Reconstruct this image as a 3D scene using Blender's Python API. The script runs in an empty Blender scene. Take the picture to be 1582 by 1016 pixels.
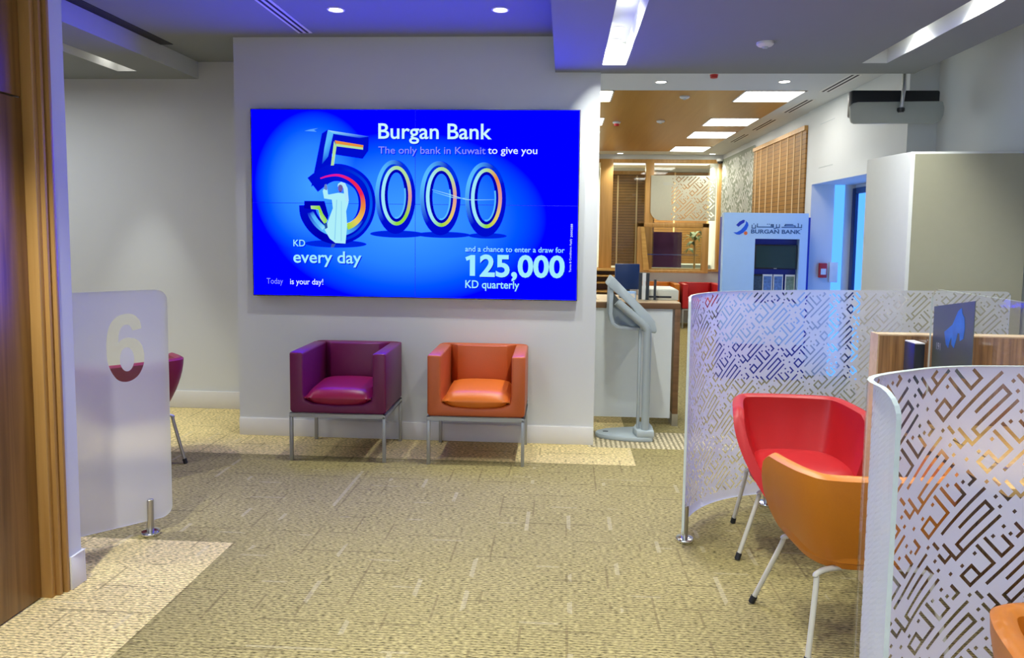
import bpy, bmesh, math, random
from mathutils import Vector, Matrix
random.seed(7)
C = bpy.context.scene.collection
S = bpy.context.scene
PI = math.pi
def R(d): return math.radians(d)

# ---------------------------------------------------------------- camera
cam_d = bpy.data.cameras.new('camera'); cam = bpy.data.objects.new('camera', cam_d); C.objects.link(cam)
cam_d.sensor_width = 36; cam_d.lens = 1119.12/1582*36
cam_d.shift_x = -(806.2-791)/1582; cam_d.shift_y = -(508-449.05)/1582
cam_d.clip_start = .05; cam_d.clip_end = 60
yaw, pitch, roll = .057903637, .079724947, .0128830115
def cam_matrix():
    cy, sy = math.cos(yaw), math.sin(yaw); cp, sp = math.cos(pitch), math.sin(pitch); cr, sr = math.cos(roll), math.sin(roll)
    A = Matrix(((cy, sy, 0), (0, 0, -1), (-sy, cy, 0)))
    P = Matrix(((1, 0, 0), (0, cp, -sp), (0, sp, cp)))
    Q = Matrix(((cr, -sr, 0), (sr, cr, 0), (0, 0, 1)))
    M = Q @ P @ A
    r = Matrix((M[0], -M[1], -M[2])).transposed()
    return Matrix.Translation((0, 0, 1.55)) @ r.to_4x4()
cam.matrix_world = cam_matrix()
S.camera = cam

# ---------------------------------------------------------------- world and view
EXPO = .64
w = bpy.data.worlds.new('world'); S.world = w; w.use_nodes = True
w.node_tree.nodes['Background'].inputs[0].default_value = (.45, .65, 1, 1)
w.node_tree.nodes['Background'].inputs[1].default_value = .35
S.view_settings.view_transform = 'Standard'; S.view_settings.look = 'None'
S.view_settings.exposure = EXPO; S.view_settings.gamma = 1; S.view_settings.use_curve_mapping = False
S.cycles.max_bounces = 8; S.cycles.transparent_max_bounces = 16
S.cycles.caustics_reflective = False; S.cycles.caustics_refractive = False
S.cycles.sample_clamp_indirect = 6

WARM = (.97, 1, .94); NEUT = (1, .94, .84)
def area(name, loc, sx, sy, power, col, rot=(0, 0, 0)):
    d = bpy.data.lights.new(name, 'AREA'); d.shape = 'RECTANGLE'; d.size = sx; d.size_y = sy
    d.energy = power; d.color = col
    o = bpy.data.objects.new(name, d); C.objects.link(o); o.location = loc; o.rotation_euler = rot
    return o
# two added fills: neutral from above behind the camera, blue from the left front
area('hall_fill', (-.2, -1.6, 2.6), 3.0, 2.0, 40, (1, .94, .86))
area('added_blue_fill', (-2.05, -1.4, 1.6), 2.2, 2.6, 55, (.30, .60, 1), (0, R(-90), 0))  # no window modelled there; added to tint the right wall blue
area('service_hall_fill', (-1.3, 8.5, 1.7), 2.2, 3.0, 16, (.55, .78, 1), (0, R(-90), 0))  # added bluish fill, no window on this side
area('bay_fill', (-4.7, 4.4, 2.72), 1.3, 1.6, 24, (.92, .96, 1))  # added out of view to brighten the back wall
area('back_office_light', (1.6, 14.4, 2.8), 3.0, 1.4, 130, (1, .84, .58))

# ---------------------------------------------------------------- materials
def nodes(name):
    m = bpy.data.materials.new(name); m.use_nodes = True
    nt = m.node_tree; return m, nt, nt.nodes['Principled BSDF'], nt.nodes.new, nt.links.new
def mat(name, col, rough=.5, metal=0, spec=.5, var=.05, scale=20, bump=0, coat=0):
    m, nt, p, N, L = nodes(name)
    tc = N('ShaderNodeTexCoord'); nz = N('ShaderNodeTexNoise'); nz.inputs['Scale'].default_value = scale; nz.inputs['Detail'].default_value = 4
    L(tc.outputs['Object'], nz.inputs['Vector'])
    mx = N('ShaderNodeMix'); mx.data_type = 'RGBA'
    mx.inputs[6].default_value = tuple(c*(1-var) for c in col)+(1,); mx.inputs[7].default_value = tuple(min(1, c*(1+var)) for c in col)+(1,)
    L(nz.outputs['Fac'], mx.inputs[0]); L(mx.outputs[2], p.inputs['Base Color'])
    p.inputs['Roughness'].default_value = rough; p.inputs['Metallic'].default_value = metal
    p.inputs['Specular IOR Level'].default_value = spec; p.inputs['Coat Weight'].default_value = coat
    if bump:
        b = N('ShaderNodeBump'); b.inputs['Strength'].default_value = bump; b.inputs['Distance'].default_value = .002
        L(nz.outputs['Fac'], b.inputs['Height']); L(b.outputs['Normal'], p.inputs['Normal'])
    return m
def emis(name, col, strength):
    m = bpy.data.materials.new(name); m.use_nodes = True; nt = m.node_tree; nt.nodes.clear()
    e = nt.nodes.new('ShaderNodeEmission'); o = nt.nodes.new('ShaderNodeOutputMaterial')
    e.inputs[0].default_value = tuple(col)+(1,); e.inputs[1].default_value = strength
    nt.links.new(e.outputs[0], o.inputs[0]); return m
def wood(name, c1, c2, axis='Z', rough=.4, scale=1.0):
    m, nt, p, N, L = nodes(name)
    tc = N('ShaderNodeTexCoord'); mp = N('ShaderNodeMapping')
    s = [26*scale]*3; s['XYZ'.index(axis)] = 1.1*scale; mp.inputs['Scale'].default_value = s
    n1 = N('ShaderNodeTexNoise'); n1.inputs['Scale'].default_value = 1; n1.inputs['Detail'].default_value = 6; n1.inputs['Distortion'].default_value = .6
    L(tc.outputs['Object'], mp.inputs[0]); L(mp.outputs[0], n1.inputs['Vector'])
    r = N('ShaderNodeValToRGB'); r.color_ramp.elements[0].position = .3; r.color_ramp.elements[1].position = .7
    r.color_ramp.elements[0].color = tuple(c1)+(1,); r.color_ramp.elements[1].color = tuple(c2)+(1,)
    L(n1.outputs['Fac'], r.inputs[0]); L(r.outputs[0], p.inputs['Base Color']); p.inputs['Roughness'].default_value = rough
    return m
def slats(name, c1, c2, pitch, axis='Z', rough=.5):
    m, nt, p, N, L = nodes(name)
    tc = N('ShaderNodeTexCoord'); sx = N('ShaderNodeSeparateXYZ'); L(tc.outputs['Object'], sx.inputs[0])
    d = N('ShaderNodeMath'); d.operation = 'DIVIDE'; d.inputs[1].default_value = pitch; L(sx.outputs['XYZ'.index(axis)], d.inputs[0])
    f = N('ShaderNodeMath'); f.operation = 'FRACT'; L(d.outputs[0], f.inputs[0])
    r = N('ShaderNodeValToRGB'); e = r.color_ramp.elements
    e[0].position = .08; e[0].color = tuple(c1)+(1,); e[1].position = .25; e[1].color = tuple(c2)+(1,)
    L(f.outputs[0], r.inputs[0])
    n1 = N('ShaderNodeTexNoise'); n1.inputs['Scale'].default_value = 9; L(tc.outputs['Object'], n1.inputs['Vector'])
    mx = N('ShaderNodeMix'); mx.data_type = 'RGBA'; mx.blend_type = 'MULTIPLY'; mx.inputs[0].default_value = .35
    L(r.outputs[0], mx.inputs[6]); L(n1.outputs['Fac'], mx.inputs[7]); L(mx.outputs[2], p.inputs['Base Color'])
    b = N('ShaderNodeBump'); b.inputs['Distance'].default_value = .004; L(f.outputs[0], b.inputs['Height']); L(b.outputs[0], p.inputs['Normal'])
    p.inputs['Roughness'].default_value = rough
    return m
def clear(name, col=(1, 1, 1), spec=.05):
    m = bpy.data.materials.new(name); m.use_nodes = True; nt = m.node_tree; nt.nodes.clear(); N = nt.nodes.new; L = nt.links.new
    t = N('ShaderNodeBsdfTransparent'); t.inputs[0].default_value = tuple(col)+(1,)
    g = N('ShaderNodeBsdfGlossy'); g.inputs['Roughness'].default_value = .03
    lf = N('ShaderNodeLayerWeight'); lf.inputs[0].default_value = .5
    pw = N('ShaderNodeMath'); pw.operation = 'POWER'; L(lf.outputs['Facing'], pw.inputs[0]); pw.inputs[1].default_value = 4
    lw = N('ShaderNodeMath'); lw.operation = 'MULTIPLY_ADD'; L(pw.outputs[0], lw.inputs[0]); lw.inputs[1].default_value = .45; lw.inputs[2].default_value = .03
    mx = N('ShaderNodeMixShader'); o = N('ShaderNodeOutputMaterial')
    L(lw.outputs[0], mx.inputs[0]); L(t.outputs[0], mx.inputs[1]); L(g.outputs[0], mx.inputs[2]); L(mx.outputs[0], o.inputs[0])
    return m
def frosted(name, tint=(.9, .92, .95), a=.38, c=.30):
    # etched film: scatters back, scatters through, and blurs what stands close behind it
    m = bpy.data.materials.new(name); m.use_nodes = True; nt = m.node_tree; nt.nodes.clear(); N = nt.nodes.new; L = nt.links.new
    d = N('ShaderNodeBsdfDiffuse'); d.inputs[0].default_value = tuple(tint)+(1,)
    t = N('ShaderNodeBsdfTranslucent'); t.inputs[0].default_value = tuple(tint)+(1,)
    r = N('ShaderNodeBsdfRefraction'); r.inputs['Roughness'].default_value = .55; r.inputs['IOR'].default_value = 1.12
    r.inputs[0].default_value = tuple(tint)+(1,)
    m1 = N('ShaderNodeMixShader'); m1.inputs[0].default_value = a/(a+1-a-c) if (1-c) else .5
    m1.inputs[0].default_value = a/(1-c)
    m2 = N('ShaderNodeMixShader'); m2.inputs[0].default_value = c
    L(t.outputs[0], m1.inputs[1]); L(d.outputs[0], m1.inputs[2]); L(m1.outputs[0], m2.inputs[1]); L(r.outputs[0], m2.inputs[2])
    o = N('ShaderNodeOutputMaterial'); L(m2.outputs[0], o.inputs[0]); return m

def carpet():
    m, nt, p, N, L = nodes('loop_pile_carpet')
    tc = N('ShaderNodeTexCoord'); sp = N('ShaderNodeSeparateXYZ'); L(tc.outputs['Object'], sp.inputs[0])
    X, Y = sp.outputs[0], sp.outputs[1]
    def M(op, a, b=None, c=None):
        n = N('ShaderNodeMath'); n.operation = op
        for i, v in enumerate((a, b, c)):
            if v is None: continue
            if isinstance(v, (int, float)): n.inputs[i].default_value = v
            else: L(v, n.inputs[i])
        return n.outputs[0]
    def between(v, a, b): return M('MULTIPLY', M('GREATER_THAN', v, a), M('LESS_THAN', v, b))
    def mix(f, a, b, mode='MIX'):
        n = N('ShaderNodeMix'); n.data_type = 'RGBA'; n.blend_type = mode
        if isinstance(f, (int, float)): n.inputs[0].default_value = f
        else: L(f, n.inputs[0])
        for i, v in ((6, a), (7, b)):
            if isinstance(v, tuple): n.inputs[i].default_value = v+(1,)
            else: L(v, n.inputs[i])
        return n.outputs[2]
    def noise(scale, vec=None, detail=3):
        n = N('ShaderNodeTexNoise'); n.inputs['Scale'].default_value = scale; n.inputs['Detail'].default_value = detail
        L(vec or tc.outputs['Object'], n.inputs['Vector']); return n.outputs['Fac']
    def mapped(s):
        mp = N('ShaderNodeMapping'); mp.inputs['Scale'].default_value = s; L(tc.outputs['Object'], mp.inputs[0]); return mp.outputs[0]
    olive = mix(noise(2.2), (.335, .275, .110), (.385, .318, .138))
    beige = mix(noise(2.2), (.72, .57, .255), (.78, .63, .305))
    # light border tiles: along the feature wall and in front of the partition by the door
    strip = M('MULTIPLY', between(Y, 4.80, 6.3), M('LESS_THAN', X, .505))
    left = M('MULTIPLY', between(Y, -3.0, 3.395), M('LESS_THAN', X, -1.615))
    light = M('MAXIMUM', strip, left)
    base = mix(light, olive, beige)
    # ribbed entrance strip near the service counter
    rib = M('MULTIPLY', between(Y, 5.2, 5.64), M('GREATER_THAN', X, .2))
    ribs = M('GREATER_THAN', M('SINE', M('MULTIPLY', X, 2*PI/.036)), .1)
    ribc = mix(ribs, (.70, .60, .38), (.36, .30, .18))
    base = mix(rib, base, ribc)
    # loops: rows across, broken up by noise
    nrow = noise(60, mapped((.7, 1.6, 1)), 2)
    row = M('SINE', M('ADD', M('MULTIPLY', Y, 2*PI/.017), M('MULTIPLY', nrow, 5.0)))
    spk = noise(150, mapped((.32, 1.25, 1)), 2)
    loops = M('ADD', M('MULTIPLY', row, .34), M('MULTIPLY', M('SUBTRACT', spk, .5), 4.6))
    lf = N('ShaderNodeMapRange'); lf.inputs['From Min'].default_value = -1; lf.inputs['From Max'].default_value = .7
    lf.inputs['To Min'].default_value = .22; lf.inputs['To Max'].default_value = 1.42; L(loops, lf.inputs[0])
    cb = N('ShaderNodeCombineColor')
    for i in range(3): L(lf.outputs[0], cb.inputs[i])
    base = mix(1.0, base, cb.outputs[0], 'MULTIPLY')
    # woven line segments, dark and pale, in both directions
    def segs(s, rot, mortar, thr, seed):
        mp = N('ShaderNodeMapping'); mp.inputs['Rotation'].default_value = (0, 0, rot); mp.inputs['Location'].default_value = (seed*3.7, seed*1.9, 0)
        L(tc.outputs['Object'], mp.inputs[0])
        b = N('ShaderNodeTexBrick'); b.offset = .37; b.offset_frequency = 2
        b.inputs['Scale'].default_value = s; b.inputs['Mortar Size'].default_value = mortar; b.inputs['Mortar Smooth'].default_value = 0
        b.inputs['Brick Width'].default_value = 90.0; b.inputs['Row Height'].default_value = .42
        L(mp.outputs[0], b.inputs['Vector'])
        n = N('ShaderNodeTexNoise'); n.inputs['Scale'].default_value = 3.6; n.inputs['Detail'].default_value = 1
        mp2 = N('ShaderNodeMapping'); mp2.inputs['Location'].default_value = (seed*5.1, seed, 0); L(tc.outputs['Object'], mp2.inputs[0]); L(mp2.outputs[0], n.inputs['Vector'])
        return M('MULTIPLY', b.outputs['Fac'], M('GREATER_THAN', n.outputs['Fac'], thr))
    notrib = M('SUBTRACT', 1.0, rib)
    base = mix(M('MULTIPLY', M('MULTIPLY', segs(2.0, 0, .010, .54, 1), .50), notrib), base, (.13, .10, .045))
    base = mix(M('MULTIPLY', M('MULTIPLY', segs(2.3, PI/2, .012, .55, 2), .45), notrib), base, (.15, .11, .05))
    base = mix(M('MULTIPLY', M('MULTIPLY', segs(1.9, PI/2, .020, .60, 3), .28), notrib), base, (.62, .54, .36))
    base = mix(M('MULTIPLY', M('MULTIPLY', segs(1.7, 0, .012, .60, 4), .22), notrib), base, (.62, .54, .36))
    L(base, p.inputs['Base Color']); p.inputs['Roughness'].default_value = .95; p.inputs['Specular IOR Level'].default_value = .1
    bm_ = N('ShaderNodeBump'); bm_.inputs['Strength'].default_value = .5; bm_.inputs['Distance'].default_value = .004
    L(loops, bm_.inputs['Height']); L(bm_.outputs[0], p.inputs['Normal'])
    return m

SCREEN = 7.2; EXF = 2**EXPO
def screen_mat():
    # what the video wall shows behind the artwork: a pale pool of light in deep blue
    m = bpy.data.materials.new('screen_picture'); m.use_nodes = True; nt = m.node_tree; nt.nodes.clear(); N = nt.nodes.new; L = nt.links.new
    tc = N('ShaderNodeTexCoord')
    def pool(cx, cz, rx, rz):
        mp = N('ShaderNodeMapping'); mp.inputs['Location'].default_value = (-cx/rx, 0, -cz/rz); mp.inputs['Scale'].default_value = (1/rx, 0, 1/rz)
        L(tc.outputs['Object'], mp.inputs[0])
        l = N('ShaderNodeVectorMath'); l.operation = 'LENGTH'; L(mp.outputs[0], l.inputs[0]); return l.outputs['Value']
    mn = N('ShaderNodeMath'); mn.operation = 'MINIMUM'
    L(pool(-.05, -.10, 1.02, .62), mn.inputs[0]); L(pool(-.72, .12, .45, .55), mn.inputs[1])
    r = N('ShaderNodeValToRGB'); e = r.color_ramp.elements
    e[0].position = 0; kk = 1/(SCREEN*EXF); e[0].color = (.055*kk, .36*kk, 1, 1); e[1].position = 1; e[1].color = (0, 0, 1, 1)
    a = e.new(.55); a.color = (.02*kk, .22*kk, 1, 1); b = e.new(.8); b.color = (0, .09*kk, 1, 1)
    L(mn.outputs[0], r.inputs[0])
    em = N('ShaderNodeEmission'); L(r.outputs[0], em.inputs[0]); em.inputs[1].default_value = SCREEN
    o = N('ShaderNodeOutputMaterial'); L(em.outputs[0], o.inputs[0]); return m

def attr_emis(name, strength=1):
    m = bpy.data.materials.new(name); m.use_nodes = True; nt = m.node_tree; nt.nodes.clear(); N = nt.nodes.new; L = nt.links.new
    a = N('ShaderNodeAttribute'); a.attribute_name = 'ink'; e = N('ShaderNodeEmission'); e.inputs[1].default_value = strength
    o = N('ShaderNodeOutputMaterial'); L(a.outputs['Color'], e.inputs[0]); L(e.outputs[0], o.inputs[0]); return m

MT = dict(
    white=mat('white_gloss_panel', (.74, .78, .78), .3, var=.02),
    wall=mat('white_wall_paint', (.67, .69, .69), .75, var=.015, scale=6, bump=.05),
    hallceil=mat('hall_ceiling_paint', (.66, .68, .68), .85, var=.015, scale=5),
    ceil=mat('dimmed_white_ceiling_paint', (.25, .275, .285), .85, var=.015, scale=5),  # white ceiling; its dimness is put into the grey
    skirt=mat('white_skirting_paint', (.76, .75, .73), .5, var=.02),
    gap=mat('dark_shadow_gap', (.03, .03, .035), .8),
    door=wood('walnut_door_veneer', (.12, .052, .012), (.33, .175, .05), 'Z', .35, .8),
    frame=wood('oak_door_frame', (.42, .22, .06), (.55, .31, .10), 'Z', .35, .8),
    wceil=wood('oak_ceiling_panel', (.40, .19, .03), (.46, .235, .045), 'Y', .35, .5),
    woodf=wood('oak_glazing_frame', (.47, .25, .06), (.62, .35, .11), 'Z', .4),
    woody=wood('honey_oak', (.55, .30, .07), (.70, .42, .12), 'X', .4),
    walnut=wood('striped_walnut', (.13, .055, .015), (.40, .21, .07), 'Z', .35, 2.2),
    walnutx=wood('walnut_edging', (.13, .065, .025), (.22, .11, .045), 'X', .4),
    edge=wood('pale_wood_edge', (.62, .44, .25), (.72, .54, .33), 'X', .4),
    blind=slats('brown_wood_blind', (.09, .04, .01), (.34, .165, .045), .05),
    blind2=slats('gold_wood_blind', (.14, .06, .01), (.36, .17, .03), .055),
    tape=mat('pale_blind_tape', (.72, .52, .28), .8),
    chrome=mat('polished_chrome', (.75, .75, .74), .15, 1),
    steel=mat('brushed_steel', (.50, .49, .46), .35, 1),
    alu=mat('grey_painted_metal', (.42, .43, .43), .4, .6),
    cream=mat('cream_painted_metal', (.62, .58, .48), .35),
    rubber=mat('black_rubber', (.012, .012, .014), .6),
    black=mat('black_plastic', (.012, .013, .015), .35),
    grey=mat('light_grey_plastic', (.44, .50, .51), .4, var=.03),
    plate=mat('warm_grey_plate', (.44, .46, .41), .4, var=.03),
    greyd=mat('mid_grey_plastic', (.36, .41, .42), .4, var=.03),
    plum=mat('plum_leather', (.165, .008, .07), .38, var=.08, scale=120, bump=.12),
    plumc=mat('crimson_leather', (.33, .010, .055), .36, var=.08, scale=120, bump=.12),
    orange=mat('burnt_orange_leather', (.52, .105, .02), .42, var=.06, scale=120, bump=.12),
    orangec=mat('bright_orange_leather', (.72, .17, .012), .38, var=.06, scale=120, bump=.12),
    red=mat('red_leather', (.48, .012, .016), .42, var=.05, scale=140, bump=.12),
    tang=mat('tangerine_leather', (.56, .165, .005), .40, var=.05, scale=140, bump=.12),
    maroon=mat('maroon_leather', (.28, .012, .05), .42, var=.06, scale=140, bump=.12),
    frost=frosted('frosted_film'), frost6=frosted('frosted_film_plain', (.86, .86, .9), .42, .36),
    clear=clear('clear_acrylic'), glass=clear('window_glass', (.93, .97, .95)),
    edgeg=mat('acrylic_edge', (.70, .78, .76), .15, var=.1, scale=40),
    bezel=mat('black_bezel', (.006, .006, .012), .4),
    lensm=emis('lamp_lens', (1, .96, .86), 9), panelm=emis('light_panel_diffuser', (1, .97, .88), 9.5),
    cove=emis('cove_light', (1, .95, .80), 1.4),
    kiosk=mat('pale_blue_daylit_laminate', (.42, .64, .98), .25, var=.02),  # on the white kiosk, the door's blue light is put into this colour
    navy=mat('royal_blue_laminate', (.008, .03, .36), .35),
    navyd=mat('dark_navy_card', (.003, .026, .12), .4),
    logob=mat('logo_blue', (.01, .10, .75), .4), logod=mat('logo_dark_blue', (.01, .03, .50), .4), logoo=mat('logo_orange', (.75, .16, .05), .4),
    ink=mat('lettering_blue', (.02, .09, .30), .4),
    offscr=mat('switched_off_screen', (.006, .035, .045), .12),
    signp=mat('pale_green_card', (.50, .50, .40), .8),
    paper=mat('white_paper', (.78, .78, .76), .8), beigep=mat('beige_plastic', (.66, .66, .56), .5, var=.03),
    cup=mat('cupboard_side_paint', (.74, .75, .71), .5, var=.02), cupf=mat('cupboard_front_olive', (.40, .385, .27), .45, var=.03),
    redp=mat('red_plastic', (.55, .02, .02), .4),
    leaf=mat('palm_leaf', (.05, .11, .03), .5, var=.3), soil=mat('dark_planter', (.05, .05, .05), .5),
    doorpane=emis('daylit_door_pane', (.095, .37, 1.3), 1),
    sofa=mat('purple_fabric', (.10, .02, .06), .8),
    poster=mat('charcoal_poster', (.12, .145, .14), .3),
)

# ---------------------------------------------------------------- builders
class MB:
    def __init__(s): s.v = []; s.f = []; s.m = []
    def add(s, vs, fs, mi=0):
        o = len(s.v); s.v += [tuple(v) for v in vs]; s.f += [tuple(i+o for i in f) for f in fs]; s.m += [mi]*len(fs); return s
    def box(s, x0, y0, z0, x1, y1, z1, mi=0):
        v = [(x, y, z) for x in (x0, x1) for y in (y0, y1) for z in (z0, z1)]
        return s.add(v, [(0, 1, 3, 2), (4, 6, 7, 5), (0, 4, 5, 1), (2, 3, 7, 6), (0, 2, 6, 4), (1, 5, 7, 3)], mi)
    def prism(s, poly, axis, a, b, mi=0):
        n = len(poly)
        def P(p, t): return {'x': (t, p[0], p[1]), 'y': (p[0], t, p[1]), 'z': (p[0], p[1], t)}[axis]
        v = [P(p, a) for p in poly]+[P(p, b) for p in poly]
        return s.add(v, [tuple(range(n)), tuple(range(2*n-1, n-1, -1))]+[(i, i+n, (i+1) % n+n, (i+1) % n) for i in range(n)], mi)
    def tube(s, path, r, n=10, mi=0, cap=True):
        path = [Vector(p) for p in path]; k = len(path); rs = r if isinstance(r, (list, tuple)) else [r]*k
        up = None; vs = []
        for i, p in enumerate(path):
            t = (path[min(i+1, k-1)]-path[max(i-1, 0)]).normalized()
            if up is None: up = t.orthogonal().normalized()
            up = (up-t*up.dot(t)).normalized(); sd = t.cross(up)
            vs += [p+(up*math.cos(2*PI*j/n)+sd*math.sin(2*PI*j/n))*rs[i] for j in range(n)]
        fs = [(i*n+j, i*n+(j+1) % n, (i+1)*n+(j+1) % n, (i+1)*n+j) for i in range(k-1) for j in range(n)]
        if cap: fs += [tuple(range(n-1, -1, -1)), tuple((k-1)*n+j for j in range(n))]
        return s.add(vs, fs, mi)
    def lathe(s, prof, c=(0, 0, 0), n=24, mi=0):
        vs = [(c[0]+r*math.cos(2*PI*j/n), c[1]+r*math.sin(2*PI*j/n), c[2]+z) for r, z in prof for j in range(n)]
        k = len(prof)
        fs = [(i*n+j, i*n+(j+1) % n, (i+1)*n+(j+1) % n, (i+1)*n+j) for i in range(k-1) for j in range(n)]
        fs += [tuple(range(n-1, -1, -1)), tuple((k-1)*n+j for j in range(n))]
        return s.add(vs, fs, mi)
    def build(s, name, mats, parent=None, smooth=False, bevel=0, seg=2, loc=None, rotz=0):
        me = bpy.data.meshes.new(name); me.from_pydata(s.v, [], s.f)
        for m in (mats if isinstance(mats, list) else [mats]): me.materials.append(MT[m] if isinstance(m, str) else m)
        for p, i in zip(me.polygons, s.m): p.material_index = i
        bm = bmesh.new(); bm.from_mesh(me); bmesh.ops.recalc_face_normals(bm, faces=bm.faces)
        if bevel:
            bmesh.ops.remove_doubles(bm, verts=bm.verts, dist=1e-5)
            es = [e for e in bm.edges if len(e.link_faces) == 2 and e.calc_face_angle(0) > R(35)]
            bmesh.ops.bevel(bm, geom=es, offset=bevel, segments=seg, profile=.5, affect='EDGES', clamp_overlap=True)
        bm.to_mesh(me); bm.free()
        if smooth or bevel:
            for p in me.polygons: p.use_smooth = True
            me.set_sharp_from_angle(angle=R(40))
        o = bpy.data.objects.new(name, me); C.objects.link(o)
        if parent: o.parent = parent
        if loc is not None: o.location = loc
        o.rotation_euler.z = rotz
        return o
def tag(o, label, cat, group=None):
    o['label'] = label; o['category'] = cat
    if group: o['group'] = group
    return o
def thing(name, label, cat, loc=(0, 0, 0), rotz=0, group=None):
    o = bpy.data.objects.new(name, None); C.objects.link(o); o.location = loc; o.rotation_euler.z = rotz; o.empty_display_size = .1
    return tag(o, label, cat, group)
def struct(o): o['kind'] = 'structure'; return o
def copy_tree(o, parent=None):
    c = o.copy(); C.objects.link(c)
    if parent: c.parent = parent
    for ch in list(o.children): copy_tree(ch, c)
    return c
def text_mesh(body, height, width=None, bold=0.0, shear=0, spacing=1.0):
    cu = bpy.data.curves.new('lettering', 'FONT'); cu.body = body; cu.size = 1; cu.offset = bold; cu.resolution_u = 4; cu.fill_mode = 'FRONT'; cu.shear = shear; cu.space_character = spacing
    ob = bpy.data.objects.new('lettering', cu); C.objects.link(ob)
    bpy.context.view_layer.update()
    me = bpy.data.meshes.new_from_object(ob.evaluated_get(bpy.context.evaluated_depsgraph_get()))
    bpy.data.objects.remove(ob)
    xs = [v.co.x for v in me.vertices]
    k = height/.70; x0 = min(xs); kx = k if width is None else width/(max(xs)-x0)
    for v in me.vertices: v.co = ((v.co.x-x0)*kx, 0, v.co.y*k)
    return me
def text_obj(name, body, height, width, material, parent, loc, bold=0.0, rot=None, shear=0, spacing=1.0):
    me = text_mesh(body, height, width, bold, shear, spacing); me.materials.append(MT[material] if isinstance(material, str) else material)
    o = bpy.data.objects.new(name, me); C.objects.link(o); o.parent = parent; o.location = loc
    if rot: o.rotation_euler = rot
    return o
def spotlamp(parent, power, col=WARM, angle=110, z=-.012, blend=.6, size=.04):
    d = bpy.data.lights.new('lamp_light', 'SPOT'); d.energy = power; d.color = col; d.spot_size = R(angle); d.spot_blend = blend; d.shadow_soft_size = size
    o = bpy.data.objects.new('lamp_light', d); C.objects.link(o); o.parent = parent; o.location = (0, 0, z); return o

# ---------------------------------------------------------------- the room
CZ = 2.94           # main ceiling
SZ = 2.69           # dropped slab
WY = 5.262          # feature wall
MB().box(-6, -3.2, -.06, 4.2, 16.2, 0).build('floor', carpet())
struct(bpy.data.objects['floor'])
def plate(b, x0, x1, y0, y1, z, holes, depth, mi=0, hm=1):
    xs = sorted({x0, x1, *[h[0] for h in holes], *[h[1] for h in holes]}); ys = sorted({y0, y1, *[h[2] for h in holes], *[h[3] for h in holes]})
    for a, c in zip(xs, xs[1:]):
        for d, e in zip(ys, ys[1:]):
            mx, my = (a+c)/2, (d+e)/2
            if any(h[0] < mx < h[1] and h[2] < my < h[3] for h in holes): continue
            b.add([(a, d, z), (c, d, z), (c, e, z), (a, e, z)], [(0, 1, 2, 3)], mi)
    for a, c, d, e in holes:
        v = [(a, d, z), (c, d, z), (c, e, z), (a, e, z)]; t = [(x, y, zz+depth) for x, y, zz in v]
        b.add(v+t, [(i, (i+1) % 4, (i+1) % 4+4, i+4) for i in range(4)]+[(4, 5, 6, 7)], hm)
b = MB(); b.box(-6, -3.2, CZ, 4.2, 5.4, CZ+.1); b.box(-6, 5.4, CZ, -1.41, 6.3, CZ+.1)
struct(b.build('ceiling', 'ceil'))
b = MB(); b.box(-1.41, 5.4, CZ, 4.2, 7.2, CZ+.1); b.box(-6, 7.2, CZ, -1.2, 16.2, CZ+.1); b.box(2.3, 7.2, CZ, 4.2, 16.2, CZ+.1); b.box(-1.2, 12.38, CZ, 2.3, 16.2, CZ+.1)
struct(b.build('trim_6', 'hallceil'))
# oak ceiling field over the service hall, with square openings for the light panels
PX = [(1.71, 2.29), (-.13, .46)]; PYS = [(7.21, 7.79), (8.87, 9.47), (10.02, 10.66), (11.70, 12.34)]
b = MB(); plate(b, -1.2, 2.3, 7.2, 12.38, CZ+.001, [], 0); b.box(-1.2, 7.2, CZ+.02, 2.3, 12.38, CZ+.08)
struct(b.build('trim_1', 'wceil'))
# dropped slab on the right with two light troughs
TR1 = (.235, .391, 1.2, 5.03); TR2 = (1.93, 2.09, 1.0, 4.985)
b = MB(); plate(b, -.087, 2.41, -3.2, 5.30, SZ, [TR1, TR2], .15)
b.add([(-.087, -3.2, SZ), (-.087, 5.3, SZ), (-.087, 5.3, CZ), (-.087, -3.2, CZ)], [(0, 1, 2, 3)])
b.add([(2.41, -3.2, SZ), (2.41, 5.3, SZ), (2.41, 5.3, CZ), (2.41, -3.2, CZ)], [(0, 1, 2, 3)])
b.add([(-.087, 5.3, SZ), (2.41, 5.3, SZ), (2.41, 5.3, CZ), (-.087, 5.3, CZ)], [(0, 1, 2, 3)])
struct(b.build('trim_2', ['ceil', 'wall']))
# bulkhead on the left with its trough, and the dark shadow gap along its top
BZ = 2.80; BX = -3.085
TR3 = (-3.60, -3.44, 1.5, 5.727)
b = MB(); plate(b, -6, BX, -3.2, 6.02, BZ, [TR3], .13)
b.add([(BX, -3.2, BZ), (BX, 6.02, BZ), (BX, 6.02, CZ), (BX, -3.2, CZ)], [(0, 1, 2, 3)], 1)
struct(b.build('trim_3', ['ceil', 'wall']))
b = MB(); b.box(BX+.002, -3.2, CZ-.004, BX+.10, 5.45, CZ+.004); struct(b.build('trim_4', 'gap'))
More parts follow.
